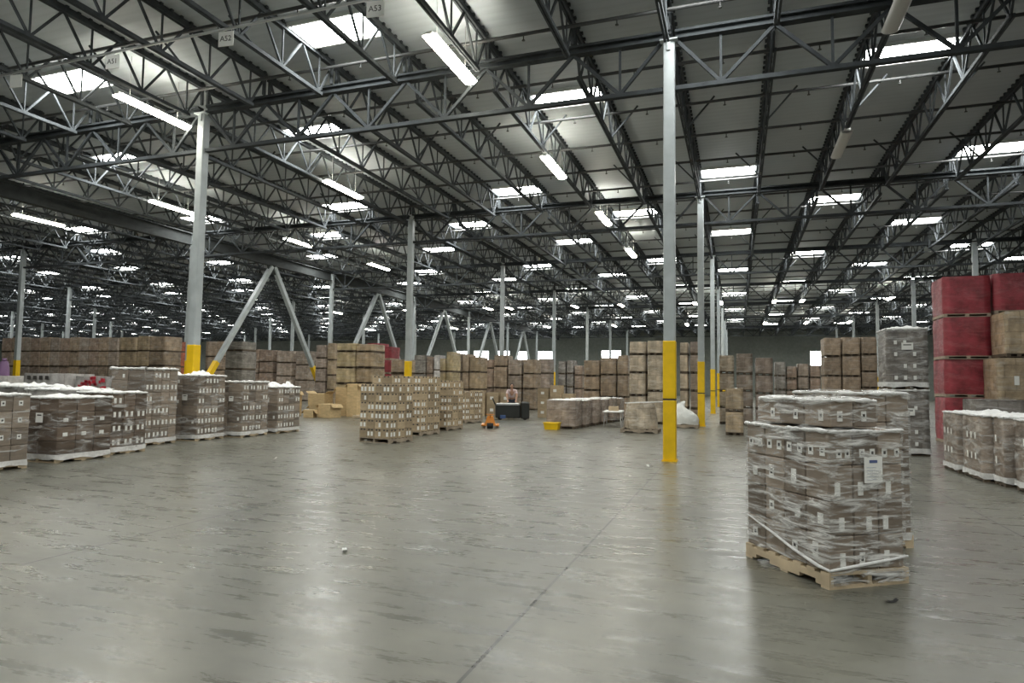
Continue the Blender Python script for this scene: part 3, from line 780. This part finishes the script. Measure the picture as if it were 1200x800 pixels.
STACKS = [
    ('the long carton wall', 37.0, 1.3, [(-57.72, -56.59, [4.82, 3.68, 2.45, 1.22], 'rust'), (-56.55, -55.44, [4.88, 3.68, 2.45, 1.23], 'brown'), (-55.4, -54.31, [4.8, 3.68, 2.46, 1.23], 'mauve'), (-54.27, -53.19, [4.79, 3.68, 2.47, 1.23], 'rust'), (-53.15, -52.09, [4.84, 3.67, 2.47, 1.24], 'brown'), (-52.05, -51.0, [4.76, 3.67, 2.48, 1.24], 'mauve'), (-50.96, -49.93, [4.75, 3.67, 2.48, 1.24], 'rust'), (-49.89, -48.87, [4.81, 3.66, 2.49, 1.24], 'brown'), (-48.83, -47.82, [4.73, 3.66, 2.49, 1.25], 'mauve'), (-47.79, -46.79, [4.72, 3.66, 2.5, 1.25], 'rust'), (-46.76, -45.78, [4.78, 3.65, 2.5, 1.25], 'brown'), (-45.74, -44.77, [4.7, 3.65, 2.51, 1.25], 'mauve')]),
    ('the block ending the long carton wall', 33.0, 1.3, [(-39.82, -38.21, [4.42, 3.44, 2.4, 1.2], 'tan'), (-38.14, -37.16, [4.5, 3.46, 2.4, 1.2], 'tan'), (-37.11, -35.68, [4.45, 3.43, 2.47, 1.23], 'brown')]),
    ('the orange cartons beside the tall column', 37.0, 1.15, [(-39.84, -38.79, [4.39, 3.6, 2.5, 1.67, 0.83], 'orange')]),
    ('the stack behind the braced column', 44.0, 1.15, [(-46.03, -44.89, [4.82, 3.55, 2.37, 1.18], 'mauve'), (-43.12, -41.11, [4.87, 3.55, 2.39, 1.2], 'brown')]),
    ('the grey wrapped pile beside the brace foot', 32.0, 1.15, [(-29.83, -28.47, [3.99, 3.41, 2.26, 1.51, 0.75], 'grey')]),
    ('the dark stacks seen through the A-frame', 44.0, 1.15, [(-38.97, -37.57, [4.19, 3.09, 2.17, 1.08], 'rust'), (-37.48, -36.11, [4.12, 3.13, 2.22, 1.11], 'rust'), (-35.73, -34.26, [4.04, 3.06, 1.95, 0.98], 'mauve'), (-33.85, -32.62, [4.03, 2.86, 1.63], 'mauve')]),
    ('the light stacks past the A-frame', 38.0, 1.15, [(-27.61, -26.78, [4.12, 3.18, 2.47, 1.54, 0.77], 'pink'), (-26.64, -26.06, [4.24, 3.06, 2.01, 1.01], 'tan')]),
    ('the tan stack behind the loose cartons', 28.0, 1.15, [(-19.08, -17.99, [3.56, 3.11, 2.3, 1.51, 0.76], 'gold'), (-17.94, -16.97, [3.51, 3.09, 2.31, 1.53, 0.76], 'tan')]),
    ('the red wrapped stack by the column', 34.0, 1.15, [(-21.07, -20.2, [3.95, 2.98, 2.11, 1.05], 'red'), (-20.14, -19.45, [3.74, 2.95, 2.12, 1.41, 0.71], 'red')]),
    ('the wide brown stack behind the tall column', 32.0, 1.2, [(-18.25, -17.35, [2.9, 2.1, 1.4, 0.7], 'brown')]),
    ('the dark stacks right of the tall column', 44.0, 1.15, [(-23.13, -22.16, [3.68, 2.26, 1.13], 'grey'), (-22.09, -21.56, [3.55, 2.27, 1.14], 'rust'), (-21.49, -21.07, [3.68, 2.53, 1.27], 'white')]),
    ('the pale yellow stack', 33.0, 1.15, [(-15.75, -15.39, [2.99, 2.23, 1.56, 0.78], 'gold'), (-15.35, -14.97, [3.37, 2.23, 1.57, 0.79], 'gold')]),
    ('the stacks left of the far braces', 36.0, 1.15, [(-16.22, -15.77, [3.42, 2.23, 1.21], 'mauve'), (-15.71, -15.27, [3.37, 2.26, 1.22], 'brown'), (-15.22, -14.5, [3.21, 2.27, 1.23], 'tan')]),
    ('the stacks behind the seated worker', 40.0, 1.15, [(-15.93, -15.2, [3.21, 2.59, 1.3], 'rust'), (-15.17, -14.25, [3.49, 2.71, 1.32], 'brown'), (-14.19, -13.25, [3.21, 2.16, 1.28], 'mauve'), (-13.14, -12.27, [3.22, 2.25, 1.29], 'brown')]),
    ('the grey banded stacks', 42.0, 1.15, [(-12.71, -11.93, [3.35, 2.32, 1.29], 'pink'), (-11.34, -10.81, [3.18, 2.3, 1.48, 0.74], 'silver'), (-10.76, -10.29, [3.24, 2.33, 1.43, 0.72], 'silver'), (-10.23, -9.71, [2.9, 2.22, 1.33, 0.66], 'rust')]),
    ('the brown stacks ahead of the far wall', 33.0, 1.15, [(-7.54, -6.72, [2.91, 2.07, 1.33, 0.66], 'brown'), (-6.68, -5.86, [3.04, 2.13, 1.0], 'brown'), (-5.82, -5.26, [3.17, 2.13, 1.01], 'brown')]),
    ('the pale wrapped tower behind the yellow post', 27.5, 1.15, [(-4.34, -3.64, [3.5, 2.92, 2.16, 1.21, 0.6], 'cream'), (-3.58, -2.9, [3.53, 2.92, 1.4], 'cream'), (-2.27, -1.93, [3.45, 2.92, 2.17, 1.46, 0.73], 'cream'), (-1.86, -1.41, [3.48, 2.92, 2.16, 1.43, 0.71], 'pink')]),
    ('the pale stacks right of the far posts', 30.5, 1.15, [(-0.81, -0.16, [3.05, 2.24, 1.42, 0.71], 'cream'), (-0.09, 0.62, [3.13, 2.19, 1.44, 0.72], 'mauve'), (0.71, 1.44, [2.94, 2.16, 1.34, 0.67], 'pink')]),
    ('the jumbled rusty stack before the far wall', 42.0, 1.15, [(2.07, 2.69, [3.16, 2.29, 1.48, 0.74], 'grey'), (2.73, 3.3, [2.9, 2.14, 1.44, 0.72], 'rust'), (3.34, 3.94, [3.06, 2.25, 1.5, 0.75], 'mauve'), (3.99, 4.58, [2.96, 2.21, 1.46, 0.73], 'rust')]),
    ('the big brown stack beside the silver tower', 37.0, 1.6, [(4.2, 5.01, [4.24, 3.25, 2.24, 1.12], 'brown'), (5.04, 5.89, [4.26, 3.3, 2.23, 1.11], 'brown'), (5.92, 6.65, [4.27, 3.34, 2.47, 1.65, 0.82], 'brown')]),
    ('the red wrapped tower', 23.4, 1.25, [(6.03, 7.31, [5.18, 3.91, 2.61, 1.43], 'red'), (7.37, 8.62, [5.23, 3.99, 2.6, 1.35], 'red')]),
]
TIER = ['top', 'second-from-top', 'third-from-top', 'fourth-from-top', 'fifth-from-top']
for reg, Y, dep, cols in STACKS:
    if 'yellow post' in reg: Y_ = 28.75
    elif 'seated worker' in reg: Y_ = 39.0
    else: Y_ = Y
    kf = Y_ / Y
    for ci, (xa, xb, zs, col) in enumerate(cols):
        xa, xb = xa * kf, xb * kf
        zz = zs + [0.0]
        for ti in range(len(zs)):
            zt = CAMH + (zz[ti] - CAMH) * kf; zl = CAMH + (zz[ti + 1] - CAMH) * kf if ti < len(zs) - 1 else 0.0
            if zt - zl < .2: continue
            j = random.uniform(-.03, .03); g_ = .02
            lb = '%s, %s tier%s, %s' % (ADJ[col], TIER[ti], '' if len(cols) == 1 else ', %s from left' % ordw(ci + 1), reg[4:])
            bulk_load(xa + g_, xb - g_, Y_ + j, Y_ + dep + j, zl, zt, col, lb, 'loads in ' + reg)

# silver tower at the right
for i, (za, zb) in enumerate(((0, 1.66), (1.66, 3.22))):
    tw = bulk_load(3.60, 4.52, 18.9, 20.0, za, zb, 'silver', 'silvery film-wrapped load, %s of the tower beside the red loads' % ('bottom' if i == 0 else 'top'), 'silver wrapped tower')
    film_wrap((3.60, 18.9, za), 0, .92, 1.1, .16, zb - za - .01, 'clear wrap with white bunched rims on the %s silver load' % ('bottom' if i == 0 else 'top'), thin=True, skirt=True, top=.10 if i else .02, seed=i * 4.0, rim=.04)
    for q in range(4):
        for e in range(3):
            if (q * 3 + e * 5 + i) % 4 == 0: continue
            w = MB(); w.box(-.035, .035, -.034, -.031, -.05, .05); attach(ob('sticker', w, M['white'], None, (3.8 + .21 * e, 18.9, za + .3 + .3 * q)), tw)
    w = MB(); z = za + .85
    w.box(-.13, .13, -.02, -.017, -.09, .09, 0); w.box(-.09, .09, -.0215, -.02, .02, .045, 1)
    attach(ob('paper_notice', w, [M['white'], M['ink']], None, (4.06, 18.865, z + .25)), tw)['label'] = 'white paper notice'
# brown loads beside the red tower
for xa, xb, za, zb, col, lb in ((7.22, 7.80, 2.62, 3.93, 'tan', 'tan wrapped load jutting out, middle tier, right of the red tower'), (7.0, 7.75, 1.31, 2.60, 'tan', 'tan wrapped load with a white sticker, right of the red tower'),
                                (7.0, 7.75, 0, 1.31, 'tan', 'tan wrapped load at the floor, right of the red tower'), (7.85, 8.6, 2.62, 3.9, 'brown', 'brown load cut by the right edge, upper tier'),
                                (7.85, 8.6, 1.31, 2.62, 'brown', 'brown load cut by the right edge, middle tier'), (7.85, 8.6, 0, 1.31, 'brown', 'brown load cut by the right edge, at the floor')):
    bw = bulk_load(xa, xb, 22.05, 23.25, za, zb, col, lb, 'brown loads by the red tower')
    if 'sticker' in lb: sb_ = bw
w = MB(); w.box(-.06, .06, -.02, -.016, -.13, .13); attach(ob('sticker', w, M['white'], None, (7.42, 22.03, 1.95)), sb_)

# right-hand row of wrapped loads
RR = [(4.17, 4.17, 15.42, 16.38, 1.2), (4.22, 4.22, 14.16, 15.26, 1.2), (4.37, 4.37, 13.60, 14.12, 1.2), (4.46, 4.46, 12.2, 13.40, 1.18)]
RW = ['farthest wrapped load of the right-hand row, beside a dark gap', 'second wrapped load of the right-hand row, with white tags', 'slim wrapped load of the right-hand row, third from far end', 'wrapped load cut by the right edge, nearest of the row']
for (xa, _, ya_, yb_, z1), lb in zip(RR, RW):
    rw = bulk_load(xa, xa + 1.05, ya_, yb_, 0, z1, 'pink', lb, 'right-hand row of loads', M['b_right'])
    film_wrap((xa, ya_, 0), 0, 1.05, yb_ - ya_, .14, z1 + .01, 'clear wrap with white bunched top, on the ' + lb.split(',')[0], thin=True, skirt=True, top=.06, seed=ya_ * 3, rim=.03)
    for q in range(3):
        for e in range(2):
            yy = ya_ + .3 + q * .22
            if yy > yb_ - .1: continue
            w = MB(); w.box(-.0335, -.031, -.03, .03, -.06, .06)
            attach(ob('sticker', w, M['white'], None, (xa, yy, .45 + .38 * e)), rw)
bulk_load(4.85, 5.75, 16.55, 17.5, 0, 1.48, 'grey', 'clear-wrapped load standing behind the right-hand row', 'right-hand row of loads', M['b_silver'])

# low row of banded loads beyond the post
for i in range(6):
    y = 23.75 + i * 1.24
    bulk_load(-6.85 + .12 * i, -5.75 + .12 * i, y, y + 1.18, 0, 1.08 - (i % 2) * .03, 'pink', 'low wrapped load, %s from the front of the row beyond the post' % ordw(i + 1), 'low row of loads', sheet=True)
# brown stack left of the near pallet
bulk_load(-.42, .16, 23.7, 24.7, 0, .8, 'tan', 'lower half of the small tan stack left of the nearest pallet', 'small tan stack')
bulk_load(-.42, .16, 23.7, 24.7, .8, 1.62, 'tan', 'upper half of the small tan stack left of the nearest pallet', 'small tan stack')
# pallet of cartons left of the near post
put_pallet((-3.95, 23.1, 0), 0, 1.3, 1.1, 'worn pallet with a slumped load beside the nearest post', 'greywood')
t = thing('slumped_load', 'slumped film-wrapped load on the worn pallet by the post', 'load', (-3.3, 23.6, .137))
w = MB()
w.grid(lambda u, v: ((.52 - .10 * v * v) * math.cos(2 * PI * u) * (1 + .25 * abs(math.sin(4 * PI * u)) ** .7), (.45 - .1 * v * v) * math.sin(2 * PI * u) * (1 + .25 * abs(math.sin(4 * PI * u)) ** .7), .9 * v + .04 * fbm((u * 9, v * 4, 1))), 40, 8, 0, True)
w.add([(0, 0, .93)] + [((.42) * math.cos(2 * PI * i / 20), (.35) * math.sin(2 * PI * i / 20), .9) for i in range(20)], [(0, i + 1, (i + 1) % 20 + 1) for i in range(20)], 0, True)
ob('carton_block', w, M['b_cream'], t)
w = MB(); w.tube([(-.5, -.45, .9), (0, -.48, .93), (.45, -.44, .95), (.85, -.2, .97)], .02, 8); ob('film_rope', w, M['bunch'], t)

put_pallet((-16.4, 25.4, 0), .15, 1.15, 1.0, 'empty pale pallet beside the honey-coloured cartons', 'wood', 'empty pallets')
# white bag mound on a low pallet behind the post
put_pallet((-2.6, 26.7, 0), 0, 1.1, 1.0, 'low pallet carrying the white plastic bag', 'greywood')
t = tag(ob('plastic_bag', (lambda w: (w.grid(lambda u, v: ((.56 * (1 - v ** 3) ** .6) * math.cos(2 * PI * u) + .03 * fbm((u * 8, v * 5, 2)), (.48 * (1 - v ** 3) ** .6) * math.sin(2 * PI * u), .74 * v * (1 - .25 * math.cos(2 * PI * u)) + .05 * fbm((u * 6, v * 6, 5))), 32, 12, 0, True), w)[1])(MB()), M['bag'], None, (-2.05, 27.2, .137)),
        'slumped white plastic bag on a pallet behind the nearest post', 'bag')

# white folding table with a small carton
t = thing('folding_table', 'white-topped folding table in front of the low row', 'table', (-4.75, 26.2, 0), .1)
w = MB(); w.cbox(-.38, .38, -.75, .75, .58, .63, .02); ob('table_top', w, M['curb'], t)
for yy in (-.6, .6):
    w = MB(); w.tube([(-.3, yy, .58), (-.34, yy, .02), (-.34, yy, 0)], .016, 8); w.tube([(.3, yy, .58), (.34, yy, .02), (.34, yy, 0)], .016, 8); w.tube([(-.32, yy, .3), (.32, yy, .3)], .012, 8); ob('leg_frame', w, M['chrome'], t)
w = MB(); w.cbox(-.2, .2, -.15, .15, 0, .18, .008); w.box(-.2, .2, -.02, .02, .178, .182, 1)
tag(ob('cardboard_carton', w, [M['tanbox'], M['tape']], None, (-4.75, 26.2, .63), .2), 'small tan carton lying on the folding table', 'carton')

# yellow tote on the floor
t = thing('plastic_tote', 'small yellow tote on the floor before the low row', 'tote', (-6.5, 23.3, 0))
w = MB(); w.add([(-.24, -.17, 0), (.24, -.17, 0), (.24, .17, 0), (-.24, .17, 0), (-.28, -.2, .24), (.28, -.2, .24), (.28, .2, .24), (-.28, .2, .24)], [(3, 2, 1, 0), (0, 1, 5, 4), (1, 2, 6, 5), (2, 3, 7, 6), (3, 0, 4, 7)]); ob('tub', w, M['yellow'], t)
w = MB(); w.cbox(-.3, .3, -.22, .22, .23, .26, .01); ob('rim', w, M['yellow'], t)

# honey-coloured loose cartons near the brace foot
for i, (x, y, a, b_, h, z, lb) in enumerate(((-19.9, 25.7, .55, .7, 1.15, 0, 'tall honey-coloured carton at the end of the left row'), (-18.75, 26.3, .85, .8, .55, .52, 'wide open honey-coloured carton on another carton'),
                                             (-18.75, 26.3, .8, .75, .52, 0, 'honey-coloured carton under the wide open one'), (-17.6, 25.4, .75, .7, .62, 0, 'squat honey-coloured carton nearest the middle floor'),
                                             (-18.35, 25.0, .45, .5, .35, 0, 'small honey-coloured carton in front of the group'), (-17.0, 26.6, .6, .6, 1.55, 0, 'upright honey-coloured carton behind the squat one'),
                                             (-18.0, 28.0 - .9, .6, .5, 1.35, 0, 'honey-coloured carton standing behind the open one'))):
    t = thing('loose_carton', lb, 'carton', (x, y, z), random.uniform(-.2, .3), 'loose honey-coloured cartons')
    w = MB(); w.cbox(-a / 2, a / 2, -b_ / 2, b_ / 2, 0, h, .008); ob('carton_body', w, M['honey'], t)
    w = MB()
    for sx in (-1, 1): w.bar((sx * a / 2, 0, h), (sx * (a / 2 + .14), 0, h + (.10 if i == 1 else -.16)), b_ * .95, .012, 0, (0, 0, 1))
    ob('flap', w, M['honey'], t)
w = MB()

# tan cartons stacked behind the worker
for i, (x, y, wd, z, h) in enumerate(((-9.1, 31.2, .55, 0, .5), (-9.1, 31.2, .55, .5, .45), (-9.1, 31.2, .55, .95, .5), (-8.5, 31.3, .55, 0, .55), (-8.5, 31.3, .55, .55, .5), (-8.5, 31.3, .55, 1.05, .55), (-7.9, 31.4, .55, 0, .6), (-7.9, 31.4, .55, .6, .6),
                                     (-12.4, 31.0, .6, 0, .55), (-12.4, 31.0, .6, .55, .6), (-11.7, 31.0, .6, 0, .6), (-11.7, 31.0, .6, .6, .6), (-11.0, 31.1, .6, 0, .6), (-11.0, 31.1, .6, .6, .6))):
    c_ = ['first', 'second', 'third'][[-9.1, -8.5, -7.9, -12.4, -11.7, -11.0].index(x) % 3]; sd = 'right' if x > -10 else 'left'
    w = MB(); w.cbox(-wd / 2, wd / 2, -.3, .3, 0, h - .004, .008); w.box(-wd / 2, wd / 2, -.03, .03, h - .006, h - .002, 1); w.box(-wd * .2, wd * .1, -.303, -.299, h * .4, h * .65, 2)
    tag(ob('cardboard_carton', w, [M['tanbox'], M['tape'], M['white']], None, (x, y, z), 0), 'tan carton, %s up, %s pile to the %s behind the seated worker' % (['bottom', 'second', 'third'][0 if z == 0 else 1 if z < .7 else 2], c_, sd), 'carton', 'tan cartons behind the worker')

# second row behind the left pallets: white-topped and printed cartons
for i, (xa, xb, ya_, yb_, z1, col, lb) in enumerate(((-16.6, -15.3, 12.5, 13.6, 1.72, 'white', 'white load with red print behind the left row'), (-17.8, -16.65, 12.0, 13.1, 1.78, 'white', 'white load with dark markings behind the left row'),
                                                    (-15.2, -14.0, 10.3, 11.5, 1.40, 'white', 'white-topped load behind the dark carton pallet'), (-16.6, -15.4, 10.3, 11.5, 1.45, 'grey', 'grey load with white top behind the dark carton pallet'),
                                                    (-20.9, -19.7, 12.6, 13.7, 1.7, 'white', 'white-topped load at the far left edge'))):
    wl = bulk_load(xa, xb, ya_, yb_, 0, z1, col, lb, 'white loads behind the left row')
    if i == 0: wl0 = wl
    if i == 1: wl1 = wl
    if i in (2, 3): film_wrap((xa, ya_, 0), 0, xb - xa, yb_ - ya_, .14, z1 + .01, 'crumpled white film over the ' + ' '.join(lb.split()[:6]), thin=True, skirt=False, top=.09, seed=i * 5., rim=.045)
w = MB()
for i in range(22):
    a, z = random.uniform(-.5, .42), random.uniform(-.17, .08); 
    if .12 < a < .24: continue
    w.cbox(a, a + random.uniform(.06, .16), -.02, -.012, z, z + random.uniform(.04, .10), .003)
attach(ob('red_print', w, M['redprint'], None, (-15.95, 12.48, 1.55)), wl0)
w = MB()
for i in range(4): w.box(-.42 + .22 * i, -.3 + .22 * i, -.02, -.012, -.05, .05)
attach(ob('dark_markings', w, M['ink'], None, (-17.2, 11.98, 1.66)), wl1)
w = MB(); w.grid(lambda u, v: (  .14 * math.cos(2 * PI * u) * (1 - .35 * v * v), .14 * math.sin(2 * PI * u) * (1 - .35 * v * v), .42 * v), 16, 6, 0, True); w.tube([(0, 0, .41), (0, 0, .5)], .06, 10)
tag(ob('plastic_drum', w, M['purple'], None, (-20.05, 12.95, 1.7)), 'purple plastic drum on the load at the far left', 'drum')

# ------------------------------------------------------------------ worker and trucks
PX_, PY_ = -9.92, 28.55
t = thing('electric_pallet_truck', 'charcoal electric pallet truck with a worker at it', 'pallet truck', (PX_, PY_, 0), math.radians(24))
w = MB(); w.cbox(-.75, .38, -.36, .36, .08, .72, .05); ob('body', w, M['machine'], t)
w = MB(); w.cbox(.42, .80, -.36, .36, .06, .82, .05); ob('battery_box', w, M['machine'], t)
w = MB(); w.cbox(-.70, .34, -.30, .30, .71, .755, .02); ob('deck_plate', w, M['curb'], t)
w = MB(); w.tube([(-.72, 0, .6), (-.88, 0, .95)], .03, 8); w.tube([(-.88, -.16, .96), (-.88, .16, .96)], .025, 8); ob('tiller', w, M['machine'], t)
for x in (-.55, .6):
    for y in (-.3, .3):
        w = MB(); w.tube([(x, y - .05, .09), (x, y + .05, .09)], .09, 14); ob('wheel', w, M['rubber'], t)
w = MB(); w.cbox(-.55, -.30, -.42, -.36, .06, .22, .01); ob('blue_step', w, M['blue'], t)

t = thing('hand_pallet_truck', 'small orange hand pallet truck on the open floor', 'pallet truck', (-8.72, 22.7, 0), math.radians(200))
w = MB(); w.add([(-.22, -.1, .1), (.22, -.1, .1), (.22, .12, .1), (-.22, .12, .1), (-.1, -.06, .46), (.1, -.06, .46), (.1, .06, .46), (-.1, .06, .46)], [(3, 2, 1, 0), (4, 5, 6, 7), (0, 1, 5, 4), (1, 2, 6, 5), (2, 3, 7, 6), (3, 0, 4, 7)]); ob('pump_housing', w, M['orange'], t)
for sx in (-1, 1):
    w = MB(); w.cbox(sx * .25 - .08, sx * .25 + .08, -.95, -.02, .07, .13, .015); ob('fork', w, M['orange'], t)
    w = MB(); w.tube([(sx * .25 - .05, -.85, .05), (sx * .25 + .05, -.85, .05)], .045, 12); ob('roller', w, M['rubber'], t)
w = MB(); w.tube([(0, .1, .12), (-.02, .1, .12)], .1, 12); w.tube([(-.12, .1, .1), (.12, .1, .1)], .1, 14); ob('steer_wheel', w, M['rubber'], t)
w = MB(); w.tube([(0, .04, .4), (0, .35, .5), (0, .42, .53)], .018, 8); w.tube([(-.14, .42, .53), (.14, .42, .53)], .018, 8); ob('handle', w, M['orange'], t)

def skin_mesh(name, verts, edges, radii, mat, parent, root=0, lv=2):
    me = bpy.data.meshes.new(name); me.from_pydata(verts, edges, []); me.materials.append(mat)
    o = bpy.data.objects.new(name, me); COL.objects.link(o); o.parent = parent
    sk = o.modifiers.new('skin', 'SKIN'); sk.use_smooth_shade = True
    for i, r in enumerate(radii):
        q = me.skin_vertices[0].data[i]; q.radius = r if isinstance(r, tuple) else (r, r); q.use_root = i == root
    sb = o.modifiers.new('sub', 'SUBSURF'); sb.levels = lv; sb.render_levels = lv
    return o
def person(loc, rz):
    t = thing('person', 'worker in a pale pink shirt leaning over the charcoal pallet truck', 'person', loc, rz)
    # faces local -y, leaning forward
    V_, E_, R_ = [], [], []
    def add(p, r, prev=None):
        V_.append(p); R_.append(r)
        if prev is not None: E_.append((prev, len(V_) - 1))
        return len(V_) - 1
    pel = add((0, .12, .92), (.15, .12)); spn = add((0, .03, 1.08), (.14, .105), pel); chs = add((0, -.12, 1.26), (.165, .115), spn)
    nk0 = add((0, -.2, 1.38), (.07, .065), chs); nk = add((0, -.25, 1.44), .055, nk0)
    h1 = add((0, -.29, 1.50), (.07, .08), nk); h2 = add((0, -.32, 1.575), (.078, .095), h1); h3 = add((0, -.31, 1.645), (.06, .075), h2)
    nose = add((0, -.405, 1.545), .014, h2)
    for sx in (-1, 1):
        sh = add((sx * .19, -.15, 1.32), .06, chs); el = add((sx * .24, -.3, 1.08), .045, sh); wr = add((sx * .2, -.46, .90), .03, el)
        pm = add((sx * .195, -.52, .855), (.036, .018), wr)
        for k in range(4):
            f1 = add((sx * .195 + (k - 1.5) * .02, -.565, .83), .0095, pm); add((sx * .195 + (k - 1.5) * .021, -.60 + abs(k - 1.5) * .008, .80), .008, f1)
        th = add((sx * (.195 - .04), -.53, .835), .011, wr); add((sx * (.195 - .05), -.56, .815), .009, th)
        hp = add((sx * .10, .12, .86), .10, pel); kn = add((sx * .12, .06, .49), .065, hp); an = add((sx * .12, .12, .10), .042, kn)
        he = add((sx * .12, .1, .05), .045, an); add((sx * .13, -.06, .035), .035, he)
    skin_mesh('body', V_, E_, R_, M['skin'], t)
    def sub(name, idx_pts, edges, radii, mat): return skin_mesh(name, idx_pts, edges, radii, mat, t)
    sub('shirt', [(0, .115, .95), (0, .03, 1.08), (0, -.12, 1.26), (0, -.19, 1.36), (.19, -.15, 1.32), (.225, -.25, 1.16), (-.19, -.15, 1.32), (-.225, -.25, 1.16)],
        [(0, 1), (1, 2), (2, 3), (2, 4), (4, 5), (2, 6), (6, 7)], [(.165, .135), (.155, .12), (.18, .13), (.085, .08), .075, .065, .075, .065], M['shirt'])
    sub('trousers', [(0, .12, .93), (.10, .12, .85), (.12, .06, .49), (.12, .12, .10), (-.10, .12, .85), (-.12, .06, .49), (-.12, .12, .10)],
        [(0, 1), (1, 2), (2, 3), (0, 4), (4, 5), (5, 6)], [(.165, .135), .115, .08, .06, .115, .08, .06], M['trousers'])
    sub('hair', [(0, -.29, 1.64), (0, -.24, 1.60), (0, -.215, 1.53)], [(0, 1), (1, 2)], [(.085, .085), (.09, .07), (.07, .05)], M['hair'])
    for sx in (-1, 1):
        w = MB(); w.grid(lambda u, v: (.05 * math.sin(PI * v) * math.cos(2 * PI * u), .13 * math.sin(PI * v) * math.sin(2 * PI * u), .05 - .05 * math.cos(PI * v)), 12, 6, 0, True)
        ob('shoe', w, M['rubber'], t, (sx * .125, .02, 0))
    for sx in (-1, 1):
        w = MB(); w.tube([(sx * .03, -.412, 1.578), (sx * .03, -.416, 1.578)], .008, 8); ob('eye', w, M['ink'], t)
    return t
person((PX_ - .25, PY_ + .72, 0), math.radians(20))

# ------------------------------------------------------------------ litter on the floor
for x, y, s_, mt, lb in ((-9.4, 11.6, .06, 'white', 'white paper scrap on the floor before the left row'), (-3.71, 5.68, .045, 'white', 'curled white paper scrap on the open floor'), (-1.75, 13.8, .07, 'white', 'pale scrap near the foot of the nearest post'),
                         (1.13, 5.98, .05, 'rubber', 'black scrap on the floor by the nearest pallet'), (-2.3, 7.4, .03, 'rubber', 'tiny black scrap on the middle of the floor'), (-1.9, 12.2, .03, 'white', 'tiny white scrap short of the nearest post')):
    w = MB(); w.grid(lambda u, v: ((u - .5) * 2 * s_, (v - .5) * s_, .004 + .03 * (s_ / .06) * (2 * u - 1) ** 2 + .004 * fbm((u * 4, v * 4, x))), 8, 4)
    tag(ob('paper_scrap', w, M[mt], None, (x, y, 0), random.random() * 3), lb, 'scrap')

# ------------------------------------------------------------------ light and view
wd = bpy.data.worlds.new('world'); bpy.context.scene.world = wd; wd.use_nodes = True
bgn = wd.node_tree.nodes['Background']; bgn.inputs[0].default_value = (.6, .7, .8, 1); bgn.inputs[1].default_value = .6
sc = bpy.context.scene
sc.view_settings.view_transform = 'Standard'; sc.view_settings.look = 'None'; sc.view_settings.gamma = 1.0
sc.view_settings.use_curve_mapping = False
sc.view_settings.exposure = 0.3
sc.cycles.max_bounces = 6; sc.cycles.diffuse_bounces = 4; sc.cycles.transparent_max_bounces = 16
sc.cycles.sample_clamp_indirect = 4.0
